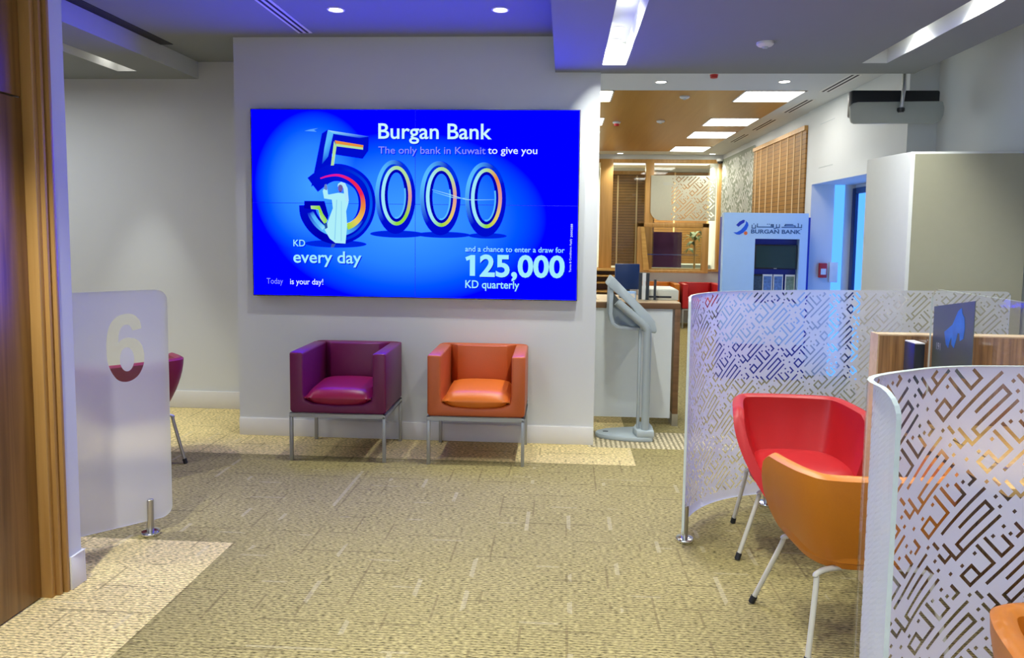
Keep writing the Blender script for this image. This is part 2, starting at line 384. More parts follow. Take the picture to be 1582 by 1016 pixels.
# walls
b = MB(); b.box(-2.432, WY, 0, .236, 5.6, CZ); b.box(-2.432, 5.6, 0, -1.4, 6.3, CZ); struct(b.build('wall_center', 'wall'))
b = MB(); b.box(-2.432, WY-.012, 0, .236, WY-.0005, .13); b.box(-2.432, WY-.004, .13, .236, WY-.0003, .136); struct(b.build('baseboard_center', 'skirt', bevel=.003))
b = MB(); b.box(-6, 6.02, 0, -2.432, 6.2, CZ+.05); struct(b.build('wall_back', 'wall'))
b = MB(); b.box(-6, 6.006, 0, -2.434, 6.0195, .15); struct(b.build('baseboard_back', 'skirt', bevel=.003))
b = MB(); b.box(-2.40, 2.872, 0, -2.09, 2.955, CZ); b.box(-2.40, -3.2, 0, -2.12, 1.6, CZ); b.box(-2.40, 1.6, 2.80, -2.12, 2.872, CZ); struct(b.build('wall_left', 'wall'))
b = MB(); b.box(-2.089, 2.874, 0, -2.078, 2.966, .145); b.box(-2.40, 2.9555, 0, -2.078, 2.966, .145); struct(b.build('baseboard_left', 'skirt', bevel=.003))
b = MB(); b.box(-6, -3.3, 0, 4.2, -3.2, CZ); struct(b.build('wall_front', 'wall'))
b = MB(); b.box(-6.1, -3.2, 0, -6, 6.2, CZ); struct(b.build('wall_far_left', 'wall'))
b = MB(); b.box(2.925, -3.2, 0, 3.1, 6.0, CZ+.05); b.box(2.70, 6.0, 0, 3.28, 6.12, CZ+.05); b.box(2.70, 6.12, 2.12, 3.28, 8.2, CZ+.05)
b.box(2.70, 8.2, 0, 3.28, 8.40, CZ+.05); b.box(3.17, 6.12, 0, 3.28, 6.6, 2.12); b.box(3.17, 6.6, 2.08, 3.28, 8.2, 2.12)
b.box(2.72, 8.40, 0, 2.85, 14.0, CZ+.05)
struct(b.build('wall_right', 'wall'))
b = MB(); b.box(-1.4, 12.9, 0, 2.85, 13.05, .93); b.box(-1.4, 12.9, 2.86, 2.85, 13.05, CZ+.05); b.box(-1.5, 6.3, 0, -1.4, 13.0, CZ+.05); struct(b.build('wall_far', 'wall'))
b = MB(); b.box(-1.5, 15.6, 0, 4, 15.7, CZ+.05); b.box(3.9, 13, 0, 4, 15.6, CZ); b.box(-1.5, 13.05, 0, -1.4, 15.6, CZ); struct(b.build('wall_office', 'wall'))
# access panel lines on the right wall
b = MB()
for z in (2.28, 2.74): b.box(2.697, 7.6, z, 2.7005, 8.0, z+.006)
struct(b.build('trim_5', 'grey'))

# left door
dr = bpy.data.objects.new('door_1', None); C.objects.link(dr); struct(dr); dr.location = (-2.16, 2.2, 0)
b = MB(); b.box(-.05, -.62, .006, 0, .60, 2.055); b.box(-.05, -.62, 2.063, 0, .60, 2.80); b.build('door_leaf', 'door', dr, bevel=.002)
b = MB(); b.box(-.012, .602, 0, .045, .628, 2.82); b.box(-.012, .628, 0, .062, .645, 2.82); b.box(-.012, .645, 0, .052, .655, 2.82); b.box(-.012, .655, 0, .075, .672, 2.82)
b.build('door_frame', 'frame', dr, bevel=.003)
# entrance door on the right, its pane lit by the day outside
dr = bpy.data.objects.new('door_2', None); C.objects.link(dr); struct(dr); dr.location = (3.17, 7.3, 0)
b = MB(); b.box(-.03, .80, 0, .03, .898, 2.08); b.box(-.03, -.69, 0, .03, -.60, 2.08); b.box(-.03, -.60, 2.02, .03, .80, 2.08); b.build('door_frame', 'navyd', dr, bevel=.004)
b = MB(); b.box(.0, -.60, .0, .012, .80, 2.02); b.build('pane', 'doorpane', dr)
b = MB(); b.box(-.22, .885, 0, -.115, .899, 2.118); b.build('side_pane', 'doorpane', dr)
b = MB(); b.box(-.02, -.02, .98, 0, .10, 1.13); b.build('door_handle', 'steel', dr, bevel=.003)

# ---------------------------------------------------------------- lamps of the room
def downlight(loc, label, power, r=.05, group=None, ang=110, col=WARM, light=True):
    t = thing('downlight', label, 'ceiling light', loc, group=group)
    MB().lathe([(r+.014, 0), (r+.014, -.004), (r+.006, -.007), (r, -.003), (r, 0)]).build('trim_ring', 'skirt', t, smooth=True)
    MB().lathe([(r, -.001), (r, -.003), (.001, -.0035)]).build('lens', 'lensm', t)
    if light: spotlamp(t, power, col, ang)
    return t
downlight((-1.466, 4.62, CZ), 'round downlight in the blue-lit ceiling, left one above the video wall', 45, .042)
downlight((-.426, 4.637, CZ), 'round downlight in the blue-lit ceiling, right one next to the dropped slab', 45, .042)
gm = 'downlights in the middle trough'
ZT = SZ+.15
for i, (y, l) in enumerate([(4.99, 'round downlight at the far end of the middle ceiling trough'), (4.70, 'second round downlight from the far end of the middle ceiling trough'), (4.16, 'third round downlight from the far end of the middle ceiling trough, at the top edge'), (3.3, None), (2.4, None), (1.5, None)]):
    if l: downlight((.313, y, ZT), l, 14 if i == 0 else 45, .04, gm, 150)
    else:
        d = bpy.data.lights.new('trough_light', 'SPOT'); d.energy = 60; d.color = WARM; d.spot_size = R(92); d.spot_blend = .6; d.shadow_soft_size = .05
        o = bpy.data.objects.new('trough_light', d); C.objects.link(o); o.location = (.313, y, ZT-.02)
gr = 'downlights in the right trough'
for i, (y, l) in enumerate([(4.55, 'downlight nearest the far end of the right ceiling trough'), (3.9, 'middle downlight in the right ceiling trough'), (3.1, 'downlight of the right ceiling trough nearest the top edge'), (2.2, None), (1.3, None)]):
    if l: downlight((2.01, y, ZT), l, 42, .045, gr, 125)
    else:
        d = bpy.data.lights.new('trough_light', 'SPOT'); d.energy = 40; d.color = WARM; d.spot_size = R(92); d.spot_blend = .6; d.shadow_soft_size = .05
        o = bpy.data.objects.new('trough_light', d); C.objects.link(o); o.location = (2.01, y, ZT-.02)
downlight((-3.52, 5.58, BZ+.13), 'downlight in the trough of the left bulkhead', 60, .045, None, 42)
for y in (4.2, 3.0):
    d = bpy.data.lights.new('trough_light', 'SPOT'); d.energy = 70; d.color = WARM; d.spot_size = R(92); d.spot_blend = .6; d.shadow_soft_size = .05
    o = bpy.data.objects.new('trough_light', d); C.objects.link(o); o.location = (-3.52, y, BZ+.11)
for x, y, e in ((-1.85, 1.9, 170), (-.4, .6, 60), (-1.2, .2, 60), (.9, .3, 25)):
    d = bpy.data.lights.new('ceiling_spot', 'SPOT'); d.energy = e; d.color = WARM; d.spot_size = R(84); d.spot_blend = .6; d.shadow_soft_size = .05
    o = bpy.data.objects.new('ceiling_spot', d); C.objects.link(o); o.location = (x, y, SZ-.02 if x > 0 else CZ-.02)
downlight((.853, 6.80, CZ), 'round downlight in the white ceiling just beyond the slab, left one', 40, .045)
downlight((1.953, 6.78, CZ), 'round downlight in the white ceiling just beyond the slab, right one', 22, .045)
downlight((.93, 12.7, CZ), 'small far downlight above the wooden office door blind', 25, .05)
downlight((2.50, 12.7, CZ), 'small far downlight near the corner post with the cameras', 25, .05)
rows = ['nearest', 'second', 'third', 'farthest']
for ci, (x0, x1) in enumerate(PX):
    for ri, (y0, y1) in enumerate(PYS):
        if ci and ri == 3: continue
        lab = ('%s square light panel of the right row in the oak ceiling' if ci == 0 else '%s square light panel of the left row, half hidden by the wall') % rows[ri]
        t = thing('light_panel', lab, 'ceiling light', ((x0+x1)/2, (y0+y1)/2, CZ), group='square light panels in the oak ceiling')
        hx, hy = (x1-x0)/2, (y1-y0)/2
        b = MB(); b.box(-hx, -hy, -.006, hx, -hy+.015, 0); b.box(-hx, hy-.015, -.006, hx, hy, 0); b.box(-hx, -hy, -.006, -hx+.015, hy, 0); b.box(hx-.015, -hy, -.006, hx, hy, 0)
        b.build('frame', 'skirt', t)
        MB().box(-hx+.015, -hy+.015, -.004, hx-.015, hy-.015, 0).build('diffuser', 'panelm', t)
def vent(loc, ln, wd, label, along='y', group=None):
    t = thing('slot_vent', label, 'vent', loc, group=group)
    b = MB(); b.box(-wd/2, -ln/2, -.003, wd/2, ln/2, .002); b.build('frame', 'skirt', t)
    n = 2
    for i in range(n):
        x = (i-.5)*wd*.42
        MB().box(x-wd*.09, -ln/2+.01, -.0045, x+wd*.09, ln/2-.01, -.002).build('slot', 'gap', t)
vent((-1.855, 3.4, CZ), 3.5, .10, 'long black double slot vent in the blue-lit ceiling left of the downlights')
for i, (y0, y1, l) in enumerate([(6.49, 7.25, 'nearest'), (7.66, 8.45, 'second'), (8.95, 9.85, 'third'), (10.25, 11.1, 'fourth')]):
    vent((2.47, (y0+y1)/2, CZ), y1-y0, .11, l+' double slot vent along the white ceiling edge beside the oak field', group='slot vents beside the oak ceiling')
def detector(loc, label, red=False):
    t = thing('smoke_detector', label, 'detector', loc)
    MB().lathe([(.05, 0), (.05, -.012), (.04, -.022), (.02, -.026), (.001, -.026)]).build('housing', 'skirt', t, smooth=True)
    MB().lathe([(.018, -.026), (.014, -.034), (.001, -.035)] if not red else [(.035, -.022), (.03, -.05), (.001, -.055)]).build('sensor', 'redp' if red else 'grey', t, smooth=True)
detector((1.163, 4.46, SZ), 'small white smoke detector under the dropped slab')
detector((1.25, 6.40, CZ), 'red capped detector in the white ceiling at the slab edge', True)
detector((.62, 9.2, CZ+.0), 'red and white detector in the oak ceiling', True)
detector((1.18, 7.5, CZ), 'white disc detector in the oak ceiling between the first light panels')
detector((1.15, 9.1, CZ), 'white disc detector in the oak ceiling between the second light panels')

# ---------------------------------------------------------------- the video wall
tv = thing('video_wall', 'large blue video wall of four screens advertising a 5000 KD daily draw', 'screen', (-1.10, WY-.045, 1.743))
b = MB(); b.box(-1.192, -.002, -.678, 1.197, .044, .678); b.build('bezel', 'bezel', tv)
SM = screen_mat()
for x0, x1 in ((-1.184, .0165), (.0195, 1.189)):
    for z0, z1 in ((-.670, .0015), (.0045, .672)):
        b = MB(); b.add([(x0, -.003, z0), (x1, -.003, z0), (x1, -.003, z1), (x0, -.003, z1)], [(0, 1, 2, 3)]); b.build('screen_panel', SM, tv)
AE = attr_emis('screen_ink', 1/EXF)
lay = [0]
def ink(name, polys, parent=tv):
    """polys: (points, colour or list of colours per point); drawn one above the other"""
    me = bpy.data.meshes.new(name); vs = []; fs = []; cs = []
    for pts, col in polys:
        lay[0] += 1; y = -.0036-.00018*lay[0]; o = len(vs)
        vs += [(p[0], y, p[1]) for p in pts]
        fs.append(tuple(range(o, o+len(pts))))
        cs += [col]*len(pts) if not isinstance(col, list) else col
    me.from_pydata(vs, [], fs)
    a = me.color_attributes.new('ink', 'FLOAT_COLOR', 'POINT')
    for i, c in enumerate(cs): a.data[i].color = tuple(c)+(1,)
    me.materials.append(AE); bm = bmesh.new(); bm.from_mesh(me); bmesh.ops.triangulate(bm, faces=bm.faces); bm.to_mesh(me); bm.free()
    o = bpy.data.objects.new(name, me); C.objects.link(o); o.parent = parent; return o
def quads(strip_a, strip_b, cols):
    out = []; y = lay[0]
    for i in range(len(strip_a)-1):
        out.append(([strip_a[i], strip_a[i+1], strip_b[i+1], strip_b[i]], [cols[i], cols[i+1], cols[i+1], cols[i]]))
    return out
def smooth_path(p, n=6):
    q = []
    for i in range(len(p)-1):
        p0, p1, p2, p3 = p[max(i-1, 0)], p[i], p[i+1], p[min(i+2, len(p)-1)]
        for k in range(n):
            t = k/n
            q.append(tuple(.5*((2*b_)+(-a_+c_)*t+(2*a_-5*b_+4*c_-d_)*t*t+(-a_+3*b_-3*c_+d_)*t**3) for a_, b_, c_, d_ in zip(p0, p1, p2, p3)))
    return q+[p[-1]]
def ribbon(path, w0, cols, n=6, w1=None):
    p = smooth_path(path, n); k = len(p); A, B, cc = [], [], []
    for i in range(k):
        a, c = p[max(i-1, 0)], p[min(i+1, k-1)]; dx, dz = c[0]-a[0], c[1]-a[1]; l = math.hypot(dx, dz) or 1
        t = i/(k-1); ww = w0 if w1 is None else w0+(w1-w0)*t; ww = ww(t) if callable(ww) else ww
        A.append((p[i][0]-dz/l*ww/2, p[i][1]+dx/l*ww/2)); B.append((p[i][0]+dz/l*ww/2, p[i][1]-dx/l*ww/2))
        f = t*(len(cols)-1); j = min(int(f), len(cols)-2) if len(cols) > 1 else 0
        cc.append(cols[0] if len(cols) == 1 else tuple(u+(v-u)*(f-j) for u, v in zip(cols[j], cols[j+1])))
    return quads(A, B, cc)
def strips(name, *groups):
    """each group is one flat layer of quads"""
    pl = []
    me = bpy.data.meshes.new(name); vs = []; fs = []; cs = []
    for g in groups:
        lay[0] += 1; y = -.0036-.00018*lay[0]
        for pts, col in g:
            o = len(vs); vs += [(p[0], y, p[1]) for p in pts]; fs.append(tuple(range(o, o+len(pts)))); cs += col if isinstance(col, list) else [col]*len(pts)
    me.from_pydata(vs, [], fs); a = me.color_attributes.new('ink', 'FLOAT_COLOR', 'POINT')
    for i, c in enumerate(cs): a.data[i].color = tuple(c)+(1,)
    me.materials.append(AE); bm = bmesh.new(); bm.from_mesh(me); bmesh.ops.triangulate(bm, faces=bm.faces); bm.to_mesh(me); bm.free()
    o = bpy.data.objects.new(name, me); C.objects.link(o); o.parent = tv; return o
DB = (.0, .004, .62); DK = (.0, .0, .42); CY = (.10, .50, 1.0); PC = (.35, .80, .95)
MG = (.75, .01, .35); RD = (.85, .02, .10); OR = (.80, .28, .05); YE = (.80, .62, .12); LG = (.30, .70, .05); PG = (.45, .75, .35); PK = (.75, .32, .35)
def ell(c, rx, rz, n=40, a0=0, a1=2*PI): return [(c[0]+rx*math.cos(a0+(a1-a0)*i/n), c[1]+rz*math.sin(a0+(a1-a0)*i/n)) for i in range(n+1)]
def ring(c, rx, rz, w_, colf, a0=0, a1=2*PI, c2=None):
    n = 40; A = ell(c, rx, rz, n, a0, a1); B = ell(c2 or c, rx-w_, rz-w_, n, a0, a1); cc = [colf(a0+(a1-a0)*i/n) for i in range(n+1)]
    return quads(A, B, cc)
def ramp(cols, a):
    f = (a % (2*PI))/(2*PI)*len(cols); i = int(f) % len(cols); t = f-int(f); u, v = cols[i], cols[(i+1) % len(cols)]
    return tuple(p+(q-p)*t for p, q in zip(u, v))
# soft shadows of the digits on the picture's ground
strips('digit_shadow', [(ell(c, rx, rz, 30), (0, .02, .75)) for c, rx, rz in (((-.57, -.29), .23, .028), ((-.114, -.213), .2, .026), ((.222, -.214), .2, .022), ((.544, -.217), .14, .02))])
for i in range(3):
    c = (-.127+.328*i, .053-.006*i); c2 = (-.119+.327*i, .063-.006*i)
    base = ring(c, .147, .265, .078, lambda a: DB if math.sin(a) < .5 else (.0, .03, .75))
    rim = ring((c[0]-.012, c[1]+.012), .137, .253, .03, lambda a: tuple(u+(v-u)*max(0, math.cos(a-2.5))**1.5 for u, v in zip(DB, CY)), a0=R(60), a1=R(230))
    cg = ring(c2, .112, .214, .026, lambda a: ramp([PK, OR if i == 2 else PG, PG, PC, PC, PC, LG, LG if i == 0 else YE], a))
    inn = ring(c2, .086, .188, .022, lambda a: DK)
    gl = ring(c2, .070, .165, .012, lambda a: CY, a0=R(-100), a1=R(20))
    strips('screen_digit', base, rim, cg, inn, gl)
bowl = [(-.735, .135), (-.629, .21), (-.544, .226), (-.45, .201), (-.376, .145), (-.34, .063), (-.337, -.03), (-.367, -.118), (-.431, -.191), (-.526, -.229), (-.622, -.22), (-.707, -.169), (-.765, -.086), (-.775, -.01)]
def inset(p, d):
    q = smooth_path(p, 4); o = []
    for i in range(len(q)):
        a, c_ = q[max(i-1, 0)], q[min(i+1, len(q)-1)]; dx, dz = c_[0]-a[0], c_[1]-a[1]; l = math.hypot(dx, dz) or 1
        o.append((q[i][0]+dz/l*d, q[i][1]-dx/l*d))
    return o
strips('screen_digit', [([(-.663, .504), (-.621, .531), (-.317, .484), (-.323, .382), (-.365, .325), (-.555, .352), (-.591, .36), (-.59, .26), (-.64, .2), (-.746, .121)], DB)],
       ribbon(bowl, .125, [DB, (0, .01, .7), DB, DB, DK, DB], 5),
       ribbon(inset(bowl, -.030)[8:40], .02, [DB, (.0, .10, .9), DB], 2), ribbon(inset(bowl, .02)[28:50], .05, [DB, CY, CY, DB], 2),
       [([(-.619, .528), (-.574, .521), (-.618, .34), (-.664, .285), (-.646, .4)], [CY, CY, (.02, .2, .9), (.0, .05, .7), CY])],
       [([(-.618, .528), (-.317, .484), (-.385, .473), (-.574, .501)], [PC, (.02, .1, .8), (0, .05, .8), CY])],
       [([(-.569, .455), (-.359, .422), (-.361, .405), (-.562, .432)], OR), ([(-.562, .432), (-.361, .405), (-.362, .39), (-.556, .413)], PG), ([(-.574, .45), (-.556, .413), (-.576, .277), (-.599, .275)], PG)],
       ribbon([(-.677, .182), (-.618, .2), (-.544, .206), (-.471, .181), (-.413, .135), (-.376, .073), (-.363, .012), (-.369, -.051), (-.398, -.108), (-.441, -.145), (-.484, -.164)], .010, [MG, MG, RD, RD, OR, YE, LG], 5, .05),
       [([(-.798, .019), (-.647, .019), (-.619, -.085), (-.626, -.121), (-.658, -.075), (-.684, -.015), (-.751, -.015), (-.753, -.039), (-.799, -.035)], DK)],
       [([(-.751, -.015), (-.684, -.015), (-.658, -.075), (-.626, -.121), (-.643, -.156), (-.68, -.106), (-.695, -.044), (-.748, -.039)], [PG, LG, LG, LG, LG, PG, LG, PG])],
       ribbon([(-.748, -.06), (-.71, -.12), (-.655, -.18)], .028, [DB, CY, CY, PC], 5))
W1 = (.42, .86, .95)
strips('screen_figure', [([(-.617, .066), (-.545, .08), (-.477, .072), (-.47, .01), (-.488, -.052), (-.481, -.156), (-.495, -.287), (-.569, -.284), (-.612, -.251), (-.648, -.189), (-.619, -.116), (-.586, -.032), (-.593, .03), (-.65, .038), (-.66, .091), (-.651, .112), (-.625, .107), (-.622, .071)], W1)],
       [([(-.547, .144), (-.524, .159), (-.494, .149), (-.476, .114), (-.468, .021), (-.488, .01), (-.501, .062), (-.507, .113), (-.529, .136), (-.55, .123)], (.45, .8, .95))],
       [(ell((-.529, .111), .019, .028, 20), (.16, .12, .35)), ([(-.653, .107), (-.645, .138), (-.632, .143), (-.622, .112), (-.63, .097)], (.15, .25, .55))],
       [([(-.651, -.142), (-.63, -.135), (-.626, -.173), (-.643, -.184)], (.02, .08, .35)), ([(-.596, -.291), (-.567, -.29), (-.58, -.315), (-.604, -.319)], (.05, .10, .45)),
        ([(-.56, .03), (-.553, .03), (-.57, -.26), (-.578, -.26)], (.28, .66, .9)), ([(-.525, .02), (-.52, .02), (-.522, -.27), (-.53, -.27)], (.30, .70, .92)),
        ([(-.54, .092), (-.518, .094), (-.522, .085), (-.536, .084)], (.06, .04, .15))])
strips('light_trail', ribbon([(.142, .109), (.22, .089), (.304, .065), (.387, .042), (.47, .039), (.594, .042)], .004, [(.1, .45, 1), (.5, .9, 1), (.5, .9, 1), (.1, .4, 1)], 6), ribbon([(.15, .095), (.24, .068), (.32, .05), (.40, .052)], .005, [(.1, .45, 1), (.3, .75, 1), (.1, .4, 1)], 6))
strips('dove', [([(-.79, .521), (-.75, .532), (-.69, .541), (-.72, .529), (-.70, .515), (-.75, .519)], (.10, .36, 1))])
TW = emis('screen_white', (.80, .95, 1.0), 1/EXF); TC = emis('screen_pale_cyan', (.36, .84, 1.0), 1/EXF); TG = emis('screen_dim', (.20, .22, 1.0), .8); TS = emis('screen_text_shadow', (.0, .005, .35), 1.0)
def st(body, h, wdt, m, x, z, bold, shadow=True, rot=None):
    y = -.0036-.00018*lay[0]-.0015
    if shadow: text_obj('lettering_shadow', body, h, wdt, TS, tv, (x+.006, y+.0008, z-.007), bold, rot)
    return text_obj('screen_lettering', body, h, wdt, m, tv, (x, y, z), bold, rot)
st('Burgan Bank', .108, .818, emis('screen_heading', (.62, .93, 1), 1/EXF), -.249, .470, .012)
st('The only bank in Kuwait', .050, .775, TG, -.249, .364, .004)
st('to give you', .050, .352, TW, .543, .367, .006, False)
st('KD', .048, .087, TC, -.881, -.311, .008); st('every day', .086, .507, TC, -.883, -.430, .014)
st('Today', .042, .122, TG, -1.085, -.589, 0, False); st('is your day!', .042, .247, TW, -.909, -.590, .004, False)
st('and a chance to enter a draw for', .038, .716, TC, .385, -.331, .008)
st('25,000', .152, .613, TC, .491, -.507, .028)
ink('screen_lettering', [([(.419, -.507), (.457, -.507), (.457, -.357), (.427, -.357), (.386, -.374), (.395, -.399), (.419, -.389)], (.36, .84, 1.0))])
st('KD quarterly', .056, .392, TC, .387, -.595, .012)
st('Terms & Conditions Apply', .014, .24, TW, 1.150, -.47, 0, False, (0, R(-90), 0)); st('2000288', .014, .095, TW, 1.156, -.22, 0, False, (0, R(-90), 0))

# ---------------------------------------------------------------- armchairs by the wall
def armchair(label, shell, cush, loc, rotz=0, group=None):
    t = thing('armchair', label, 'armchair', loc, rotz, group)
    hw = .326
    # U section, front to back
    inner = [(-.235, .735), (-.236, .46), (-.225, .415), (-.17, .392), (0, .382), (.17, .392), (.225, .415), (.236, .46), (.235, .735)]
    poly = [(-hw, .738)]+inner+[(hw, .738), (hw, .345), (hw-.012, .325), (-hw+.012, .325), (-hw, .345)]
    b = MB(); b.prism(poly, 'y', -.27, .25); o = b.build('shell', shell, t, bevel=.014, seg=3)
    b = MB(); n = 9
    prof = [(-.238, .25), (-.18, .165), (-.09, .15), (.09, .15), (.18, .165), (.238, .25)]
    b.prism([(-hw+.002, .27), (hw-.002, .27)]+[(-p[0], p[1]) for p in prof], 'z', .34, .742); b.build('backrest', shell, t, bevel=.012, seg=3)
    # cushion: softly crowned pad
    b = MB(); nx, ny = 14, 12; vs = []
    for s in (1, -1):
        for j in range(ny+1):
            for i in range(nx+1):
                u, v = -1+2*i/nx, -1+2*j/ny
                e = (1-abs(u)**5)*(1-abs(v)**5)
                cu = math.copysign(abs(u)**.9, u); x = .226*cu; y = -.055+.215*v-.012*(1-u*u)*(1 if v < 0 else 0)
                z = .438+s*(.026*max(e, 0)**.12+.030*max(e, 0)**.6)+(.012*(1-u*u) if s > 0 else .0)+(.012*v if s > 0 else 0)-(.02*(1-u*u) if s < 0 and v < -.3 else 0)
                vs.append((x, y, z))
    m_ = (nx+1)*(ny+1); fs = []
    for j in range(ny):
        for i in range(nx):
            a = j*(nx+1)+i; fs += [(a, a+1, a+nx+2, a+nx+1), (m_+a, m_+a+nx+1, m_+a+nx+2, m_+a+1)]
    ring_ = [i for i in range(nx+1)]+[j*(nx+1)+nx for j in range(1, ny+1)]+[ny*(nx+1)+i for i in range(nx-1, -1, -1)]+[j*(nx+1) for j in range(ny-1, 0, -1)]
    for a, c_ in zip(ring_, ring_[1:]+ring_[:1]): fs.append((a, m_+a, m_+c_, c_))
    b.add(vs, fs); b.build('seat_cushion', cush, t, smooth=True)
    b = MB(); q = .022
    b.box(-hw, -.28, .30, hw, -.28+q, .325); b.box(-hw, .25-q, .30, hw, .25, .325); b.box(-hw, -.28, .30, -hw+q, .25, .325); b.box(hw-q, -.28, .30, hw, .25, .325)
    b.build('seat_frame', 'alu', t, bevel=.002)
    for sx in (-1, 1):
        for y in (-.28, .25-q):
            x = sx*(hw-q/2); MB().box(x-q/2, y, 0, x+q/2, y+q, .30).build('leg', 'alu', t, bevel=.002)
    return t
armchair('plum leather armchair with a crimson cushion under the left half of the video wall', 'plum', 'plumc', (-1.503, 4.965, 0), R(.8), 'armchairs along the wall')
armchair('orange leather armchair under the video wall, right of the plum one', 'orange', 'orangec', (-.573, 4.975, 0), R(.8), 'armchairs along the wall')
armchair('far red leather armchair beside the white kiosk, under the office window', 'red', 'red', (2.30, 12.40, 0), 0, 'armchairs under the office window')
armchair('far orange armchair partly behind the white printer, under the office window', 'tang', 'tang', (1.60, 12.40, 0), 0, 'armchairs under the office window')

# ---------------------------------------------------------------- tub chairs
def crom(p, n): return smooth_path(p, n)
def tub_chair(label, leather, legm, loc, rotz, group=None, inner=None):
    t = thing('tub_chair', label, 'chair', loc, rotz, group)
    rim = crom([(-.335, -.085), (-.315, .06), (-.285, .19), (-.235, .262), (-.12, .285), (0, .288), (.12, .285), (.235, .262), (.285, .19), (.315, .06), (.335, -.085)], 5)
    bot = crom([(-.205, -.245), (-.205, -.10), (-.195, .05), (-.15, .13), (-.08, .155), (0, .16), (.08, .155), (.15, .13), (.195, .05), (.205, -.10), (.205, -.245)], 5)
    k = len(rim); zs = []
    for i in range(k):
        f = abs(i/(k-1)*2-1)       # 1 at the arm fronts
        zs.append(.700-.012*max(0, f-.55)/.45 if f < .93 else .688-.035*(f-.93)/.07)
    th = .052; T = 9
    def outer(i, tt):
        q = 1-(1-tt)**1.75
        x = bot[i][0]+(rim[i][0]-bot[i][0])*q; y = bot[i][1]+(rim[i][1]-bot[i][1])*(tt if i in (0, k-1) else q)
        return Vector((x, y, .325+(zs[i]-.325)*tt))
    def nrm(i, tt):
        a, c_ = outer(max(i-1, 0), tt), outer(min(i+1, k-1), tt); d = c_-a; n = Vector((-d.y, d.x, 0)); n.normalize(); return n   # outward
    sect = []
    for i in range(k):
        L_ = [outer(i, j/T) for j in range(T+1)]
        nn = [nrm(i, j/T) for j in range(T+1)]
        top = [L_[-1]-nn[-1]*th*a+Vector((0, 0, .014*math.sin(PI*a))) for a in (.25, .5, .75)]
        inn = [L_[j]-nn[j]*th for j in range(T, -1, -1)]
        s_ = L_+top+inn
        sect.append(s_)
    m_ = len(sect[0]); vs = [v for s_ in sect for v in s_]
    fs = [(i*m_+j, (i+1)*m_+j, (i+1)*m_+j+1, i*m_+j+1) for i in range(k-1) for j in range(m_-1)]
    fs += [tuple(range(m_)), tuple((k-1)*m_+j for j in range(m_-1, -1, -1))]
    # underside
    c0 = len(vs); vs.append(Vector((0, -.06, .318)))
    fs += [(c0, i*m_, (i+1)*m_) for i in range(k-1)]+[(c0, (k-1)*m_, 0)]
    b = MB(); b.add(vs, fs); b.build('shell', leather, t, smooth=True)
    # seat pad
    outl = []
    for i in range(36):
        a = 2*PI*i/36; cx_, sy_ = math.cos(a), math.sin(a)
        x = .235*math.copysign(abs(cx_)**.62, cx_); y = -.035+.225*math.copysign(abs(sy_)**.62, sy_)
        if y > 0: x *= 1-.12*(y/.19)
        else: x *= 1-.02*(-y/.26)
        outl.append((x, y))
    b = MB(); vs = []; lv = [(.90, .345), (1.0, .36), (1.02, .40), (1.0, .425), (.93, .442), (.75, .452), (.4, .458)]
    for s_, z in lv: vs += [(x*s_, -.035+(y+.035)*s_, z) for x, y in outl]
    n = 36; fs = [(i*n+j, i*n+(j+1) % n, (i+1)*n+(j+1) % n, (i+1)*n+j) for i in range(len(lv)-1) for j in range(n)]+[tuple(range(n-1, -1, -1)), tuple((len(lv)-1)*n+j for j in range(n))]
    b.add(vs, fs); b.build('seat_pad', inner or leather, t, smooth=True)
    for sx, sy, fx, fy in ((-1, -1, .31, -.21), (1, -1, .31, -.21), (-1, 1, .255, .24), (1, 1, .255, .24)):
        top = (sx*.09, fy*.55, .325); bend = (sx*.205, fy*.72, .322); foot = Vector((sx*fx, fy, .022))
        bd = Vector(bend); d = (foot-bd)
        path = [top, (sx*.17, fy*.68, .329), tuple(bd+Vector((0, 0, -.004))), tuple(bd+d*.06+Vector((sx*.006, 0, .004))), tuple(bd+d*.14), tuple(foot)]
        lg = MB().tube(crom(path, 4), .0105, 10).build('leg', legm, t, smooth=True)
        d.normalize()
        MB().tube([tuple(foot+d*-.012), tuple(foot+d*.02)], .0135, 10).build('foot_cap', 'rubber', lg, smooth=True)
    return t
g = 'tub chairs in the right cubicle'
tub_chair('red tub chair against the curved frosted screen', 'red', 'cream', (1.18, 3.615, 0), R(-3), g)
tub_chair('orange tub chair with its back to the camera, in front of the red one', 'tang', 'cream', (1.145, 2.815, 0), R(183), g)
tub_chair('orange tub chair cut off in the bottom right corner, before the near frosted screen', 'tang', 'cream', (1.25, 1.42, 0), 0)
tub_chair('purple tub chair behind the frosted screen numbered 6', 'maroon', 'steel', (-2.83, 4.50, 0), R(-128), None, 'red')

